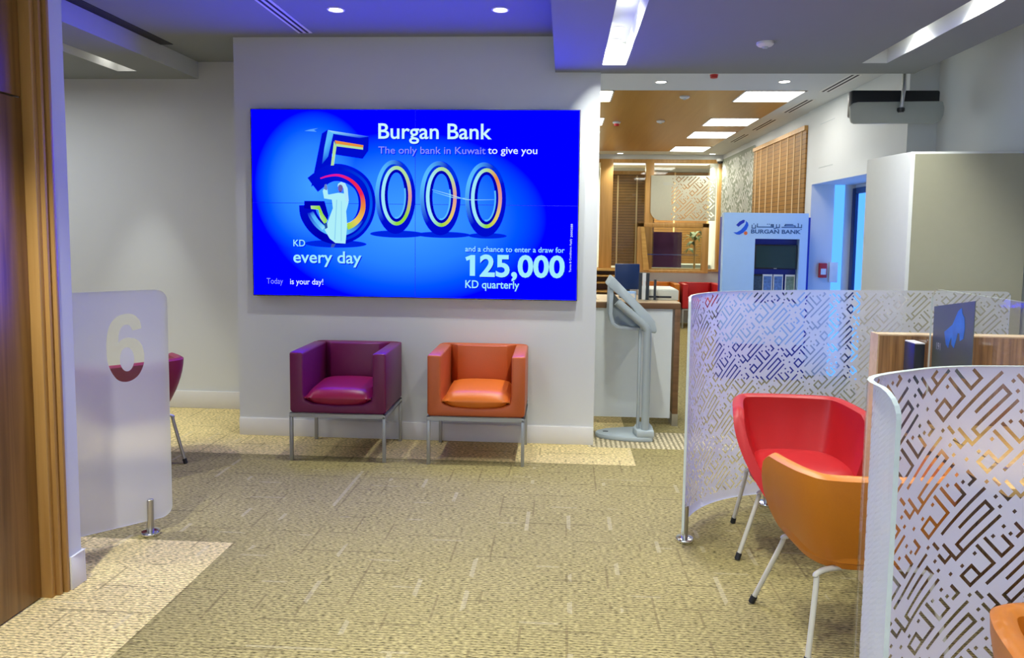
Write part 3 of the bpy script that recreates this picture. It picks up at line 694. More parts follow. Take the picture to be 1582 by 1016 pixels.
# ---------------------------------------------------------------- patterned screens
def pattern_tile():
    P_, Q_ = 25, 21; g_ = [[0]*Q_ for _ in range(P_)]
    def ln(p0, q0, p1, q1):
        n = max(abs(p1-p0), abs(q1-q0), 1)
        for i in range(n+1):
            g_[round(p0+(p1-p0)*i/n) % P_][round(q0+(q1-q0)*i/n) % Q_] = 1
    def pl(*pts):
        for a, c_ in zip(pts, pts[1:]): ln(*a, *c_)
    pl((11, 0), (21, 0), (21, 3), (7, 3), (7, 6), (21, 6))          # long meander
    pl((7, 6), (4, 6), (4, 0)); pl((4, 4), (1, 4), (1, 1))          # small fork
    pl((2, 15), (2, 11), (6, 11), (6, 15), (2, 15), (11, 15), (11, 8))  # loop with tail
    pl((14, 8), (14, 15), (18, 15), (18, 11))                       # hook
    pl((6, 18), (23, 18)); pl((6, 18), (6, 18))                     # long bar
    pl((2, 18), (2, 20)); pl((23, 11), (23, 14), (21, 14))
    for p, q in ((9, 9), (0, 8), (16, 9), (20, 9), (24, 1), (23, 4), (0, 17), (20, 12), (4, 9)): g_[p % P_][q % Q_] = 1
    return g_, P_, Q_
TILE, TP, TQ = pattern_tile()
def sheet(name, path, z0, z1, rect, parent, cell=.0085, rad=(.05, .05, .05, .05), thick=.012, phase=(0, 0), mats=('frost', 'clear', 'edgeg'), pattern=True, front=1):
    """bent acrylic sheet: etched front with clear line pattern, clear back, polished edges; path in plan, left to right seen from the etched side"""
    pts = smooth_path(path, 12); ds = [0]
    for a, c_ in zip(pts, pts[1:]): ds.append(ds[-1]+math.hypot(c_[0]-a[0], c_[1]-a[1]))
    Ln = ds[-1]
    def at(u):
        u = min(max(u, 0), Ln); i = 0
        lo, hi = 0, len(ds)-2
        while lo < hi:
            md = (lo+hi+1)//2
            if ds[md] <= u: lo = md
            else: hi = md-1
        i = lo; t = (u-ds[i])/(ds[i+1]-ds[i] or 1)
        a, c_ = pts[i], pts[i+1]
        def tan(j): q, r_ = pts[max(j-1, 0)], pts[min(j+1, len(pts)-1)]; d = Vector((r_[0]-q[0], r_[1]-q[1])); return d.normalized()
        tg = (tan(i)*(1-t)+tan(i+1)*t).normalized()
        return Vector((a[0]+(c_[0]-a[0])*t, a[1]+(c_[1]-a[1])*t)), Vector((tg.y, -tg.x))
    def clip(bm):
        def cut(co, no):
            bmesh.ops.bisect_plane(bm, geom=bm.verts[:]+bm.edges[:]+bm.faces[:], dist=1e-6, plane_co=co, plane_no=no, clear_outer=True)
        cut((0, 0, 0), (-1, 0, 0)); cut((Ln, 0, 0), (1, 0, 0)); cut((0, z0, 0), (0, -1, 0)); cut((0, z1, 0), (0, 1, 0))
        for (cx_, cy_, sx, sy), r_ in zip(((0, z0, 1, 1), (Ln, z0, -1, 1), (0, z1, 1, -1), (Ln, z1, -1, -1)), rad):
            if r_ <= 0: continue
            o = Vector((cx_+sx*r_, cy_+sy*r_, 0))
            for j in range(1, 7):
                a = PI/2*(j-.5)/6; n = Vector((-sx*math.cos(a), -sy*math.sin(a), 0)); cut(o+n*r_, n)
    bm = bmesh.new()
    if pattern:
        r2 = math.sqrt(.5); N_ = int((Ln+z1-z0)*r2/cell)+4
        vmap = {}
        def V(i, j):
            if (i, j) not in vmap:
                # p (i) runs up-right, q (j) runs down-right
                vmap[(i, j)] = bm.verts.new(((i+j)*cell*r2, (i-j)*cell*r2+z0, 0))
            return vmap[(i, j)]
        imax = int((Ln+(z1-z0))/(2*r2*cell))+2; 
        for i in range(-2, imax+2):
            j = -imax
            run = None
            def flush(i, run, jend):
                if run is None: return
                js, kind = run
                # corners in u,v
                c_ = [V(i, js), V(i+1, js), V(i+1, jend), V(i, jend)]
                f = bm.faces.new(c_); f.material_index = kind
            jlo = max(-int((z1-z0)/(r2*cell))-2+i if False else -imax, i-int((z1-z0)/(r2*cell))-2); jhi = i+2
            # v=(i-j)*c*r2 in [0,h] -> j in [i-h/(c r2), i]; u=(i+j)*c*r2 in [0,Ln]
            jlo = max(jlo, -i-2); jhi = min(jhi, int(Ln/(r2*cell))-i+2)
            j = jlo; run = None
            while j <= jhi:
                u, v = (i+j+1)*cell*r2, (i-j)*cell*r2+z0
                ins = rect[0] < u < rect[1] and rect[2] < v < rect[3]
                kind = 1 if ins and TILE[(i+phase[0]) % TP][(j+phase[1]) % TQ] else 0
                if run is None: run = (j, kind)
                elif run[1] != kind or j-run[0] >= 4: flush(i, run, j); run = (j, kind)
                j += 1
            flush(i, run, j)
    else:
        n = max(2, int(Ln/.06)); vs = [[bm.verts.new((Ln*i/n, v, 0)) for v in (z0, (z0+z1)/2, z1)] for i in range(n+1)]
        for i in range(n):
            for j in range(2): bm.faces.new((vs[i][j], vs[i+1][j], vs[i+1][j+1], vs[i][j+1]))
    clip(bm)
    if not pattern:
        for f in bm.faces: f.material_index = 0
    vs = []; fs = []; ms = []
    def put(bm_, off, flip, mi=None):
        o = len(vs); bm_.verts.index_update()
        for v in bm_.verts:
            p, n = at(v.co.x); p = p+n*off; vs.append((p.x, p.y, v.co.y))
        for f in bm_.faces:
            ix = [v.index+o for v in f.verts]; fs.append(tuple(reversed(ix)) if flip else tuple(ix)); ms.append(f.material_index if mi is None else mi)
    put(bm, front*thick/2, False); bm.free()
    bm = bmesh.new(); n = max(2, int(Ln/.03)); g2 = [[bm.verts.new((Ln*i/n, v, 0)) for v in (z0, (z0+z1)/2, z1)] for i in range(n+1)]
    for i in range(n):
        for j in range(2): bm.faces.new((g2[i][j], g2[i+1][j], g2[i+1][j+1], g2[i][j+1]))
    clip(bm); put(bm, -front*thick/2, True, 1)
    for e in bm.edges:
        if len(e.link_faces) == 1:
            o = len(vs)
            for v, off in ((e.verts[0], 1), (e.verts[1], 1), (e.verts[1], -1), (e.verts[0], -1)):
                p, n_ = at(v.co.x); p = p+n_*off*thick/2; vs.append((p.x, p.y, v.co.y))
            fs.append((o, o+1, o+2, o+3)); ms.append(2)
    bm.free()
    me = bpy.data.meshes.new(name); me.from_pydata(vs, [], fs)
    for m in mats: me.materials.append(MT[m] if isinstance(m, str) else m)
    me.polygons.foreach_set('material_index', ms)
    ob = bpy.data.objects.new(name, me); C.objects.link(ob); ob.parent = parent
    return ob
def post(parent, x, y, top=.185, r=.017):
    p = MB().lathe([(.0165, .012), (r, .014), (r, top-.003), (r-.003, top)], (x, y, 0), 20).build('post', 'steel', parent, smooth=True)
    MB().lathe([(.044, 0), (.046, .004), (.046, .014), (.042, .020), (.02, .024)], (x, y, 0), 28).build('base_plate', 'chrome', p, smooth=True)
def local(path, o): return [(p[0]-o[0], p[1]-o[1]) for p in path]
# far curved screen of the right cubicle
fp = [(.605, 3.50), (.622, 3.60), (.665, 3.75), (.755, 3.90), (.875, 4.02), (1.02, 4.11), (1.20, 4.175), (1.42, 4.235), (1.78, 4.30), (2.13, 4.345), (2.60, 4.37)]
o0 = (1.2, 4.0)
t = thing('curved_screen', 'far curved frosted screen with a clear maze pattern, behind the red tub chair', 'partition', (1.2, 4.0, 0), group='patterned frosted screens')
sheet('screen_sheet', local(fp, o0), .065, 1.245, (.17, 2.4, .12, 1.23), t, .0088, (.04, .03, .02, .03), phase=(3, 5))
post(t, .635-1.2, 3.615-4.0); post(t, 1.19-1.2, 4.155-4.0); post(t, 2.0-1.2, 4.325-4.0)
np_ = [(.672, 1.462), (.656, 1.515), (.66, 1.575), (.69, 1.625), (.745, 1.670), (.80, 1.705), (.88, 1.752), (.98, 1.785), (1.115, 1.80), (1.4, 1.83), (1.9, 1.85)]
o0 = (1.2, 1.8)
t = thing('curved_screen', 'near curved frosted screen with a clear maze pattern, at the right edge', 'partition', (1.2, 1.8, 0), group='patterned frosted screens')
sheet('screen_sheet', local(np_, o0), .065, 1.245, (.115, 1.5, .12, 1.238), t, .0088, (.03, .03, .06, .03), thick=.013, phase=(8, 2))
post(t, .70-1.2, 1.64-1.8); post(t, 1.5-1.2, 1.84-1.8)
# screen numbered 6
def numbered_screen():
    t = thing('numbered_screen', 'plain frosted screen numbered 6 standing by the white wall end', 'partition', (-2.08, 3.46, 0))
    a, c_ = Vector((-2.42, 3.10)), Vector((-2.000, 3.530)); d = (c_-a).normalized(); Ln = (c_-a).length; n = Vector((d.y, -d.x))
    z0, z1 = .075, 1.245; th = .012
    # frosted face with the numeral left clear: a filled outline with holes
    cv = bpy.data.curves.new('numeral', 'CURVE'); cv.dimensions = '2D'; cv.fill_mode = 'BOTH'; ob = bpy.data.objects.new('numeral', cv); C.objects.link(ob)
    W6, H6 = .165, .335; xl, zb = Ln-.278, .798
    six = [(580, 378), (490, 395)]+smooth_path([(490, 395), (470, 350), (435, 335), (395, 350), (365, 400), (352, 502)], 4)[1:]+smooth_path([(352, 502), (390, 470), (450, 457), (520, 475), (575, 530), (597, 620), (590, 720), (545, 810), (480, 858), (410, 870), (340, 845), (285, 770), (250, 670), (243, 560), (250, 430), (280, 330), (340, 260), (430, 232), (510, 248), (560, 300), (580, 378)], 4)[1:-1]
    hole = [(432+68*math.cos(2*PI*q/36), 660+113*math.sin(2*PI*q/36)) for q in range(36)]
    for loop in (six, hole):
        sp = cv.splines.new('POLY'); sp.points.add(len(loop)-1); sp.use_cyclic_u = True
        for p, q in zip(sp.points, loop): p.co = (xl+(q[0]-243)/354*W6, zb+(870-q[1])/638*H6, 0, 1)
    r_ = .055; out = []
    for (x, z, a0) in ((r_*.1, z0, None), (Ln-r_, z0+r_, -90), (Ln-r_, z1-r_, 0), (0, z1, None)):
        if a0 is None: out.append((0 if x < .1 else x, z))
        else: out += [(x+r_*math.cos(R(a0+90*i/8)), z+r_*math.sin(R(a0+90*i/8))) for i in range(9)]
    sp = cv.splines.new('POLY'); sp.points.add(len(out)-1); sp.use_cyclic_u = True
    for p, q in zip(sp.points, out): p.co = (q[0], q[1], 0, 1)
    bpy.context.view_layer.update()
    me = bpy.data.meshes.new_from_object(ob.evaluated_get(bpy.context.evaluated_depsgraph_get())); bpy.data.objects.remove(ob)
    vs = [v.co.copy() for v in me.vertices]; fs = [tuple(p.vertices) for p in me.polygons]
    def W(u, z, off): p = a+d*u+n*off; return (p.x+2.08, p.y-3.46, z)
    b = MB(); b.add([W(v.x, v.y, th/2+.0004) for v in vs], fs, 0)
    k = len(out)
    b.add([W(q[0], q[1], th/2) for q in out]+[W(q[0], q[1], -th/2) for q in out], [tuple(range(k)), tuple(range(2*k-1, k-1, -1))], 1)
    o_ = len(b.v)
    b.add([W(q[0], q[1], s_*th/2) for s_ in (1, -1) for q in out], [(i, (i+1) % k, (i+1) % k+k, i+k) for i in range(k)], 2)
    m = bpy.data.meshes.new('screen_sheet'); m.from_pydata(b.v, [], b.f)
    for q in ('frost6', 'clear', 'edgeg'): m.materials.append(MT[q])
    m.polygons.foreach_set('material_index', b.m)
    so = bpy.data.objects.new('screen_sheet', m); C.objects.link(so); so.parent = t
    p_ = c_-d*.105; post(t, p_.x+2.08, p_.y-3.46)
numbered_screen()

# ---------------------------------------------------------------- tablet stand
t = thing('tablet_stand', 'grey floor-standing tablet terminal with a slanted head, beside the feature wall', 'terminal', (.575, 5.53, 0))
outl = [(.11, -.16), (.12, .0), (.11, .13)]+[(.0, .15), (-.12, .12), (-.23, .08), (-.30, .02), (-.315, -.04), (-.29, -.09), (-.22, -.13), (-.10, -.165), (.02, -.175)]
b = MB(); b.prism(outl, 'z', 0, .035); base = b.build('base', 'grey', t, bevel=.008)
b = MB(); b.prism([(.12, -.165), (.125, 0), (.11, .12), (.02, .12), (-.03, -.05), (-.01, -.17)], 'z', .03, .085); b.build('pole_socket', 'grey', base, bevel=.012)
MB().box(-.255, -.03, .0345, -.215, -.01, .037).build('cable_port', 'black', base)
MB().tube(crom([(.055, -.12, .06), (.055, -.12, .50), (.055, -.12, .79), (.045, -.12, .85), (.005, -.12, .895), (-.12, -.12, 1.0), (-.175, -.12, 1.048)], 5), .030, 16).build('pole', 'greyd', t, smooth=True)
MB().box(-.005, -.10, .08, .015, -.04, .84).build('cable_cover', 'grey', t, bevel=.004)
# head in the xz plane, leaning
hd = [(-.245, 1.20), (-.215, 1.228), (-.19, 1.215), (.075, .955), (.11, .90), (.125, .835), (.115, .815), (.075, .82), (-.01, .86), (-.20, 1.10), (-.25, 1.16)]
hd = [(-.250, 1.165), (-.212, 1.232), (-.195, 1.222), (.065, .96), (.11, .90), (.128, .83), (.118, .812), (.03, .825), (.0, .84), (.01, .905), (-.06, 1.0), (-.20, 1.125)]
b = MB(); b.prism(hd, 'y', -.10, .25); h = b.build('head', 'grey', t, bevel=.008)
b = MB(); b.add([(-.205, -.08, 1.2275), (-.205, .23, 1.2275), (.066, .23, .9645), (.066, -.08, .9645)], [(0, 1, 2, 3)]); b.build('tablet_screen', 'black', h)
br = [(-.23, 1.17), (-.235, .95), (-.215, .875), (-.165, .838), (.03, .825), (.03, .850), (-.15, .862), (-.19, .89), (-.205, .95), (-.20, 1.14)]
b = MB(); b.prism(br, 'y', -.085, .20); b.build('bracket', 'grey', t, bevel=.004)
b = MB(); b.prism([(-.22, 1.13), (-.215, .90), (-.16, .85), (.0, .838), (.0, .86), (-.20, 1.11)], 'y', .0, .10); b.build('bracket_web', 'greyd', t)

# ---------------------------------------------------------------- service counter and what stands on it
t = thing('service_counter', 'white service counter with walnut edging behind the tablet stand', 'counter', (.3, 6.2, 0))
b = MB(); b.box(-.3, -.35, .955, .640, .35, 1.0); b.build('countertop', ['walnutx'], t, bevel=.002)
b = MB(); b.box(-.3, -.345, 1.0, .638, .35, 1.006); b.build('top_surface', 'edge', t)
b = MB(); b.box(-.3, -.33, .06, .58, -.30, .955); b.build('front_panel', 'white', t)
b = MB(); b.box(.595, -.35, .09, .640, .35, .955); lg = b.build('end_panel', 'walnutx', t, bevel=.002)
b = MB(); b.box(.594, -.352, 0, .642, .352, .10); b.build('kick_plate', 'steel', lg)
ct = 1.006
t = thing('printer', 'white desk printer on the end of the service counter', 'printer', (.835, 6.31, ct))
b = MB(); b.box(-.17, -.24, 0, .12, .24, .085); b.build('body', 'beigep', t, bevel=.006)
b = MB(); b.box(-.13, -.243, .02, .06, -.238, .035); b.build('paper_slot', 'gap', t)
b = MB(); b.box(-.16, -.23, .085, .11, .10, .09); b.build('lid', 'beigep', t)
t = thing('monitor', 'dark blue back of a monitor on the service counter behind the tablet stand', 'monitor', (.56, 6.28, ct))
b = MB(); b.box(-.12, 0, .07, .09, .03, .29); b.build('panel', 'navyd', t, bevel=.006)
b = MB(); b.box(-.03, .005, .008, .01, .02, .08); b.box(-.08, -.05, 0, .05, .08, .01); b.build('stand', 'black', t)
t = thing('card_terminal', 'small pale blue box in front of the dark monitor on the counter', 'box', (.56, 6.06, ct))
b = MB(); b.box(-.04, -.04, 0, .04, .04, .07); b.build('body', 'kiosk', t, bevel=.008); MB().box(-.03, -.042, .02, .03, -.039, .055).build('label_plate', 'skirt', t)
def leaflet_holder(loc, label, tilt, cards, wd=.10, h=.2, rotz=0, group=None):
    t = thing('leaflet_holder', label, 'leaflet holder', loc, rotz, group)
    b = MB(); b.prism([(-.05, 0), (.05, 0), (.05, .008), (-.02, .012), (.02, h), (.016, h), (-.03, .010), (-.05, .008)], 'x', -wd/2, wd/2); b.build('stand', 'clear', t)
    for i, m in enumerate(cards):
        x0 = -wd/2+.006+i*(wd-.012)/len(cards)
        b = MB(); b.prism([(-.026, .012), (-.018, .012), (.02, h-.012), (.012, h-.012)], 'x', x0, x0+(wd-.012)/len(cards)-.003); b.build('leaflet', m, t)
    return t
leaflet_holder((.66, 5.99, ct), 'tall clear leaflet holder with dark leaflets right of the blue monitor', 0, ['black', 'paper', 'black'], .10, .24, R(-10))
leaflet_holder((.745, 5.95, ct), 'narrow dark leaflet holder leaning at the front of the printer', 0, ['black'], .035, .19, R(-10))
leaflet_holder((.235, 5.95, ct), 'leaflet holder on the counter right at the edge of the feature wall', 0, ['paper', 'black'], .07, .20, R(60))
# shelves on the wall behind the counter
t = thing('wall_shelving', 'oak shelves on the far wall, left of the blue monitor', 'shelving', (.35, 12.7, 0))
for z in (.55, .70, .82, .92): MB().box(-.9, -.2, z, .62, .19, z+.025).build('shelf', 'woody', t)
MB().box(-.9, .15, .0, .62, .195, .92).build('back_panel', 'walnutx', t)

# ---------------------------------------------------------------- kiosk with the bank's name
KS = 7.9/6.6; KB = 1.55-1.55/KS
t = thing('kiosk', 'white kiosk with a bank logo, blue niche and small dark screen', 'kiosk', (1.79*KS, 7.9, 1.55*(1-KS))); t.scale = (KS, 1, KS)
b = MB(); hw = .37
b.box(-hw, 0, .577, -.09, .10, 1.755); b.box(-.09, 0, 1.525, .30, .10, 1.755); b.box(.30, 0, .577, hw, .10, 1.755); b.box(-.09, 0, .577, .30, .10, .95)
b.build('front_panel', 'kiosk', t)
b = MB(); b.box(-hw, .0, KB, hw, .10, .577); b.build('plinth', 'navy', t)
b = MB(); b.box(-hw, .10, KB, hw+.045, .20, 1.72); b.build('back_panel', 'navy', t)
b = MB(); b.box(-.085, .03, 1.255, .29, .085, 1.475); s_ = b.build('niche_screen', 'black', t, bevel=.006)
b = MB(); b.box(-.07, .028, 1.268, .278, .0305, 1.462); b.build('screen_glass', 'offscr', s_)
b = MB(); b.box(.09, .027, 1.259, .115, .0295, 1.263); b.build('screen_badge', 'paper', s_)
b = MB(); b.box(-.09, .02, .96, .30, .10, .98); b.build('niche_shelf', 'navy', t)
def fl(name, polys, m, par, y=-.0006):
    b = MB()
    for pg in polys: b.prism(pg, 'y', y-.0012, y)
    return b.build(name, m, par)
lx, lz = -.287, 1.635        # emblem: two swooping strokes and a dot
k_ = .0083/12.17*7.2         # metres per unit of the traced emblem
def em(pts): return [(-.355+(x_/12.17)*.00566, 1.741-(y_/12.17)*.00566) for x_, y_ in pts]
fl('emblem', [em([(200, 205), (260, 140), (330, 105), (362, 112), (350, 160), (300, 190), (245, 240)])], 'logod', t)
fl('emblem', [em([(378, 125), (420, 160), (432, 210), (400, 290), (340, 350), (270, 390), (215, 388), (150, 345), (215, 345), (290, 300), (350, 230), (382, 170)])], 'logob', t)
fl('emblem', [em([(385+34*math.cos(a*PI/8), 360+34*math.sin(a*PI/8)) for a in range(16)])], 'logoo', t)
text_obj('lettering', 'BURGAN BANK', .034, .437, 'ink', t, (-.130, -.001, 1.573), .03)
def bar(x0, z0, x1, z1, w_=.009):
    if abs(x1-x0) > abs(z1-z0): return [(x0, z0-w_/2), (x1, z1-w_/2), (x1, z1+w_/2), (x0, z0+w_/2)]
    return [(x0-w_/2, z0), (x0+w_/2, z0), (x1+w_/2, z1), (x1-w_/2, z1)]
def A(*pts): return [em([p])[0] for p in pts]
strokes = []
for seg in ([(1430, 190), (1430, 240), (1310, 240), (1310, 210), (1115, 210), (1130, 185), (1265, 185)], [(1370, 180), (1370, 240)], [(1310, 240), (1065, 240)],
            [(1015, 190), (1015, 245), (965, 245)], [(960, 190), (960, 255), (915, 265)], [(900, 235), (900, 190), (860, 190), (860, 215), (900, 215)], [(905, 238), (600, 238), (600, 180)],
            [(565, 205), (565, 262), (500, 262), (500, 205)]):
    q = A(*seg)
    for p0, p1 in zip(q, q[1:]):
        dx, dz = p1[0]-p0[0], p1[1]-p0[1]; l = math.hypot(dx, dz); nx_, nz_ = -dz/l*.0038, dx/l*.0038; ex, ez = dx/l*.0038, dz/l*.0038
        strokes.append([(p0[0]-ex+nx_, p0[1]-ez+nz_), (p0[0]-ex-nx_, p0[1]-ez-nz_), (p1[0]+ex-nx_, p1[1]+ez-nz_), (p1[0]+ex+nx_, p1[1]+ez+nz_)])
for p in ((533, 182), (790, 185), (825, 185), (990, 278), (1425, 275), (1365, 168)):
    x_, z_ = A(p)[0]; strokes.append([(x_-.004, z_-.004), (x_+.004, z_-.004), (x_+.004, z_+.004), (x_-.004, z_+.004)])
fl('lettering', strokes, 'ink', t)
pic = [mat('leaflet_blue_figures', (.10, .20, .45), .4, var=.9, scale=40), mat('leaflet_dark_text', (.03, .06, .10), .4, var=.8, scale=60), mat('leaflet_green_photo', (.16, .24, .20), .4, var=.9, scale=35)]
for i, (x, m, l) in enumerate([(-.042, 1, 'dark leaflet at the left end of the kiosk niche'), (.045, 0, 'blue leaflet in a white frame, second from the left in the kiosk niche'), (.14, 0, 'blue leaflet in a white frame, third from the left in the kiosk niche'), (.245, 2, 'green and white leaflet at the right end of the kiosk niche')]):
    lf = thing('leaflet', l, 'leaflet', ((1.79+x)*KS, 7.93, 1.55+(.981-1.55)*KS), group='leaflets in the kiosk niche'); lf.scale = (KS, 1, KS)
    b = MB(); b.box(-.043, .03, 0, .043, .036, .225); b.build('frame', 'black' if m == 1 else 'paper', lf)
    b = MB(); b.box(-.035, .0275, .0, .035, .0305, .208); b.build('picture', pic[m], lf)
# fire alarm point beside the kiosk
t = thing('fire_alarm_point', 'small red fire alarm box on the white wall right of the kiosk', 'fire alarm', (2.85, 8.2, 1.17))
b = MB(); b.box(-.04, -.05, -.07, .04, -.0005, .09); b.build('box', 'redp', t, bevel=.004); MB().box(-.028, -.053, -.035, .028, -.049, .03).build('press_plate', 'paper', t)
tag(MB().box(-.045, -.02, -.1, .045, -.0005, .12).build('switch_plate', 'paper', None, bevel=.004, loc=(2.97, 8.2, 1.15)), 'white switch plate beside the red fire alarm box', 'switch')

# ---------------------------------------------------------------- cupboard on the right
t = thing('tall_cupboard', 'tall pale cupboard with an olive front under the hanging display', 'cupboard', (2.54, 5.09, 0))
b = MB(); b.prism([(-.335, -.262), (.35, -.35), (.35, .26), (-.40, .26)], 'z', 0, 2.10); b.build('body', 'cup', t, bevel=.004)
b = MB(); b.prism([(-.312, -.268), (.348, -.353), (.348, -.349), (-.312, -.264)], 'z', .08, 2.085); b.build('front_panel', 'cupf', t)
# hanging display
t = thing('hanging_display', 'black and grey display seen from the back, hung from the ceiling on a chrome pole', 'display', (2.42, 5.62, CZ))
b = MB(); b.prism([(-.33, -.40), (-.335, -.34), (-.315, -.31), (.315, -.30), (.34, -.33), (.345, -.40), (.335, -.44), (.31, -.455), (-.31, -.465), (-.33, -.45)], 'y', -.04, -.02)
b = MB(); pl_ = [(-.33, -.515), (-.335, -.43), (-.31, -.405), (-.28, -.398), (.29, -.390), (.325, -.392), (.338, -.44), (.335, -.49), (.315, -.535), (.27, -.55), (-.30, -.555), (-.32, -.545)]
b.prism(pl_, 'y', -.06, -.03); b.build('back_plate', 'plate', t, bevel=.006)
b = MB(); b.box(-.32, -.028, -.50, .32, .05, -.305); b.build('housing', 'black', t, bevel=.015)
MB().tube([(.03, -.075, 0), (.03, -.085, -.30), (.02, -.075, -.455)], .016, 14).build('pole', 'chrome', t, smooth=True)
MB().lathe([(.018, -.475), (.026, -.465), (.026, -.445), (.018, -.440)], (.02, -.076, 0), 16).build('pole_clamp', 'black', t, smooth=True)
MB().lathe([(.001, -.482), (.012, -.48), (.012, -.474)], (.02, -.08, 0), 12).build('bolt', 'chrome', t, smooth=True)

# ---------------------------------------------------------------- desk in the right cubicle
t = thing('desk', 'wooden desk with an upright striped walnut end panel in the right cubicle', 'desk', (1.9, 3.0, 0))
b = MB(); b.box(-.535, .19, 0, .75, .265, 1.128); pn = b.build('upright_panel', 'walnut', t, bevel=.002)
b = MB(); b.box(-.536, .189, 1.128, .75, .266, 1.134); b.box(-.541, .189, 0, -.535, .266, 1.134); b.build('edge_strip', 'edge', pn)
b = MB(); b.box(-.45, -.62, .715, .75, .19, .745); b.build('desk_top', 'woody', t, bevel=.003)
b = MB(); b.box(.05, -.60, 0, .09, .15, .715); b.build('leg_panel', 'walnut', t)
dt = .745
g_ = thing('sneeze_guard', 'clear acrylic sneeze guard standing on the desk, in front of the olive cupboard', 'screen', (1.57, 2.85, dt))
sheet('guard_sheet', [(0, .325), (0, .1), (0, -.2), (0, -.40)], .0, .592, (0, 0, 0, 0), g_, rad=(.0, .0, .05, .03), thick=.008, mats=('clear', 'clear', 'edgeg'), pattern=False)
b = MB(); b.box(-.06, .20, 0, .06, .26, .012); b.box(-.06, -.3, 0, .06, -.24, .012); b.build('foot', 'clear', g_)
ps = thing('poster', 'charcoal poster with a blue drop figure on the clear guard above the desk', 'poster', (1.558, 2.99, 1.03))
b = MB(); b.prism([(.125, -.02), (.125, .232), (-.17, .288), (-.17, .03)], 'x', -.003, 0)
b = MB(); b.prism([(.13, -.03), (.135, .235), (-.165, .285), (-.165, -.02)], 'x', -.003, 0); b.build('sheet', 'poster', ps)
blue = mat('poster_blue', (.05, .26, .85), .3, var=.5, scale=18)
b = MB()
def Q(a, c_): return (.13-a*.295, -.02+c_*.29)
b.prism([Q(.30, .55), Q(.50, .68), Q(.62, .88), Q(.70, .93), Q(.72, .86), Q(.78, .80), Q(.80, .66), Q(.78, .52), Q(.70, .48), Q(.68, .58), Q(.64, .58), Q(.60, .46), Q(.56, .36), Q(.50, .40), Q(.49, .50), Q(.46, .46), Q(.42, .34), Q(.36, .38)], 'x', -.0042, -.0028); b.build('blue_figure', blue, ps)
text_obj('lettering', '191', .03, .03, 'paper', ps, (-.0045, .095, .06), 0, (0, 0, R(-90)))
lh = thing('leaflet_holder', 'clear holder with black leaflets on the desk beside the charcoal poster', 'leaflet holder', (1.425, 3.02, dt))
b = MB(); b.prism([(-.05, 0), (.05, 0), (.05, .006), (.035, .44), (.030, .44), (.04, .006), (-.05, .006)], 'y', -.05, .05); b.build('stand', 'clear', lh)
b = MB(); b.box(-.012, -.045, .006, .03, .045, .38); b.build('leaflets', 'black', lh, bevel=.004); b = MB(); b.box(-.010, -.046, .38, .028, .044, .384); b.build('page_edges', 'paper', lh)
cl = thing('desk_calendar', 'dark blue card block on a cream stand atop the walnut panel at the right edge', 'calendar', (2.05, 3.225, 1.134))
b = MB(); b.box(-.02, -.03, 0, .16, .03, .035); b.build('stand', 'beigep', cl, bevel=.004); b = MB(); b.box(-.01, -.02, .035, .15, .02, .11); b.build('card_block', 'navyd', cl)

# ---------------------------------------------------------------- far glazing, blinds and office
t = thing('glazed_partition', 'oak framed glazing of the office at the far end', 'glazed partition', (1.7, 12.95, 0))
for x0, x1 in ((-1.09, -.87), (-.30, -.16), (.96, 1.13)): MB().box(x0, -.07, .93, x1, .07, 2.86).build('post', 'woodf', t, bevel=.004)
MB().box(-2.6, -.10, .915, 1.13, .08, .955).build('sill', 'woodf', t)
MB().box(-2.6, -.05, 2.80, 1.13, .05, 2.86).build('head_rail', 'woodf', t)
for x0, x1 in ((-.87, -.30), (-.16, .96), (-2.6, -1.09)): MB().box(x0, -.005, .955, x1, .005, 2.80).build('pane', 'glass', t)
# small sign sheet on the glass
ss = thing('patterned_sign', 'pale patterned sign sheet with a rounded corner on the office glass', 'sign', (2.05, 12.86, 0))
sheet('sign_sheet', [(-.56, 0), (-.2, 0), (.2, 0), (.56, 0)], 1.80, 2.58, (.36, 1.10, 1.82, 2.56), ss, .016, (.18, .0, .0, .0), thick=.008, phase=(2, 3), mats=('signp', 'clear', 'edgeg'))
b = MB(); b.box(-.35, -.006, 2.42, -.12, -.0045, 2.428); b.box(-.35, -.006, 2.45, -.22, -.0045, 2.456); b.build('small_print', 'grey', ss)
# wooden framed window box with the office view
wf = thing('framed_window', 'honey oak framed interior window below the patterned sign', 'window frame', (1.86, 12.62, 0))
b = MB(); b.box(-.61, -.05, .94, -.50, .05, 1.75); b.build('jamb', 'woodf', wf, bevel=.004); b = MB(); b.box(.49, -.05, .94, .60, .05, 1.75); b.build('jamb', 'woodf', wf, bevel=.004)
b = MB(); b.prism([(-.50, .94), (-.40, .94), (-.50, 1.68), (-.56, 1.68)], 'y', -.07, -.05); b.build('brace', 'woody', wf)
b = MB(); b.box(-.61, -.05, 1.68, .60, .05, 1.75); b.build('head_rail', 'woodf', wf, bevel=.004); b = MB(); b.box(-.61, -.05, .90, .60, .05, .945); b.build('bottom_rail', 'woodf', wf, bevel=.004)
MB().box(-.50, -.004, .945, .49, .004, 1.68).build('pane', 'glass', wf)
MB().box(-.45, .05, 1.20, .45, .058, 1.215).build('rail', 'chrome', wf)
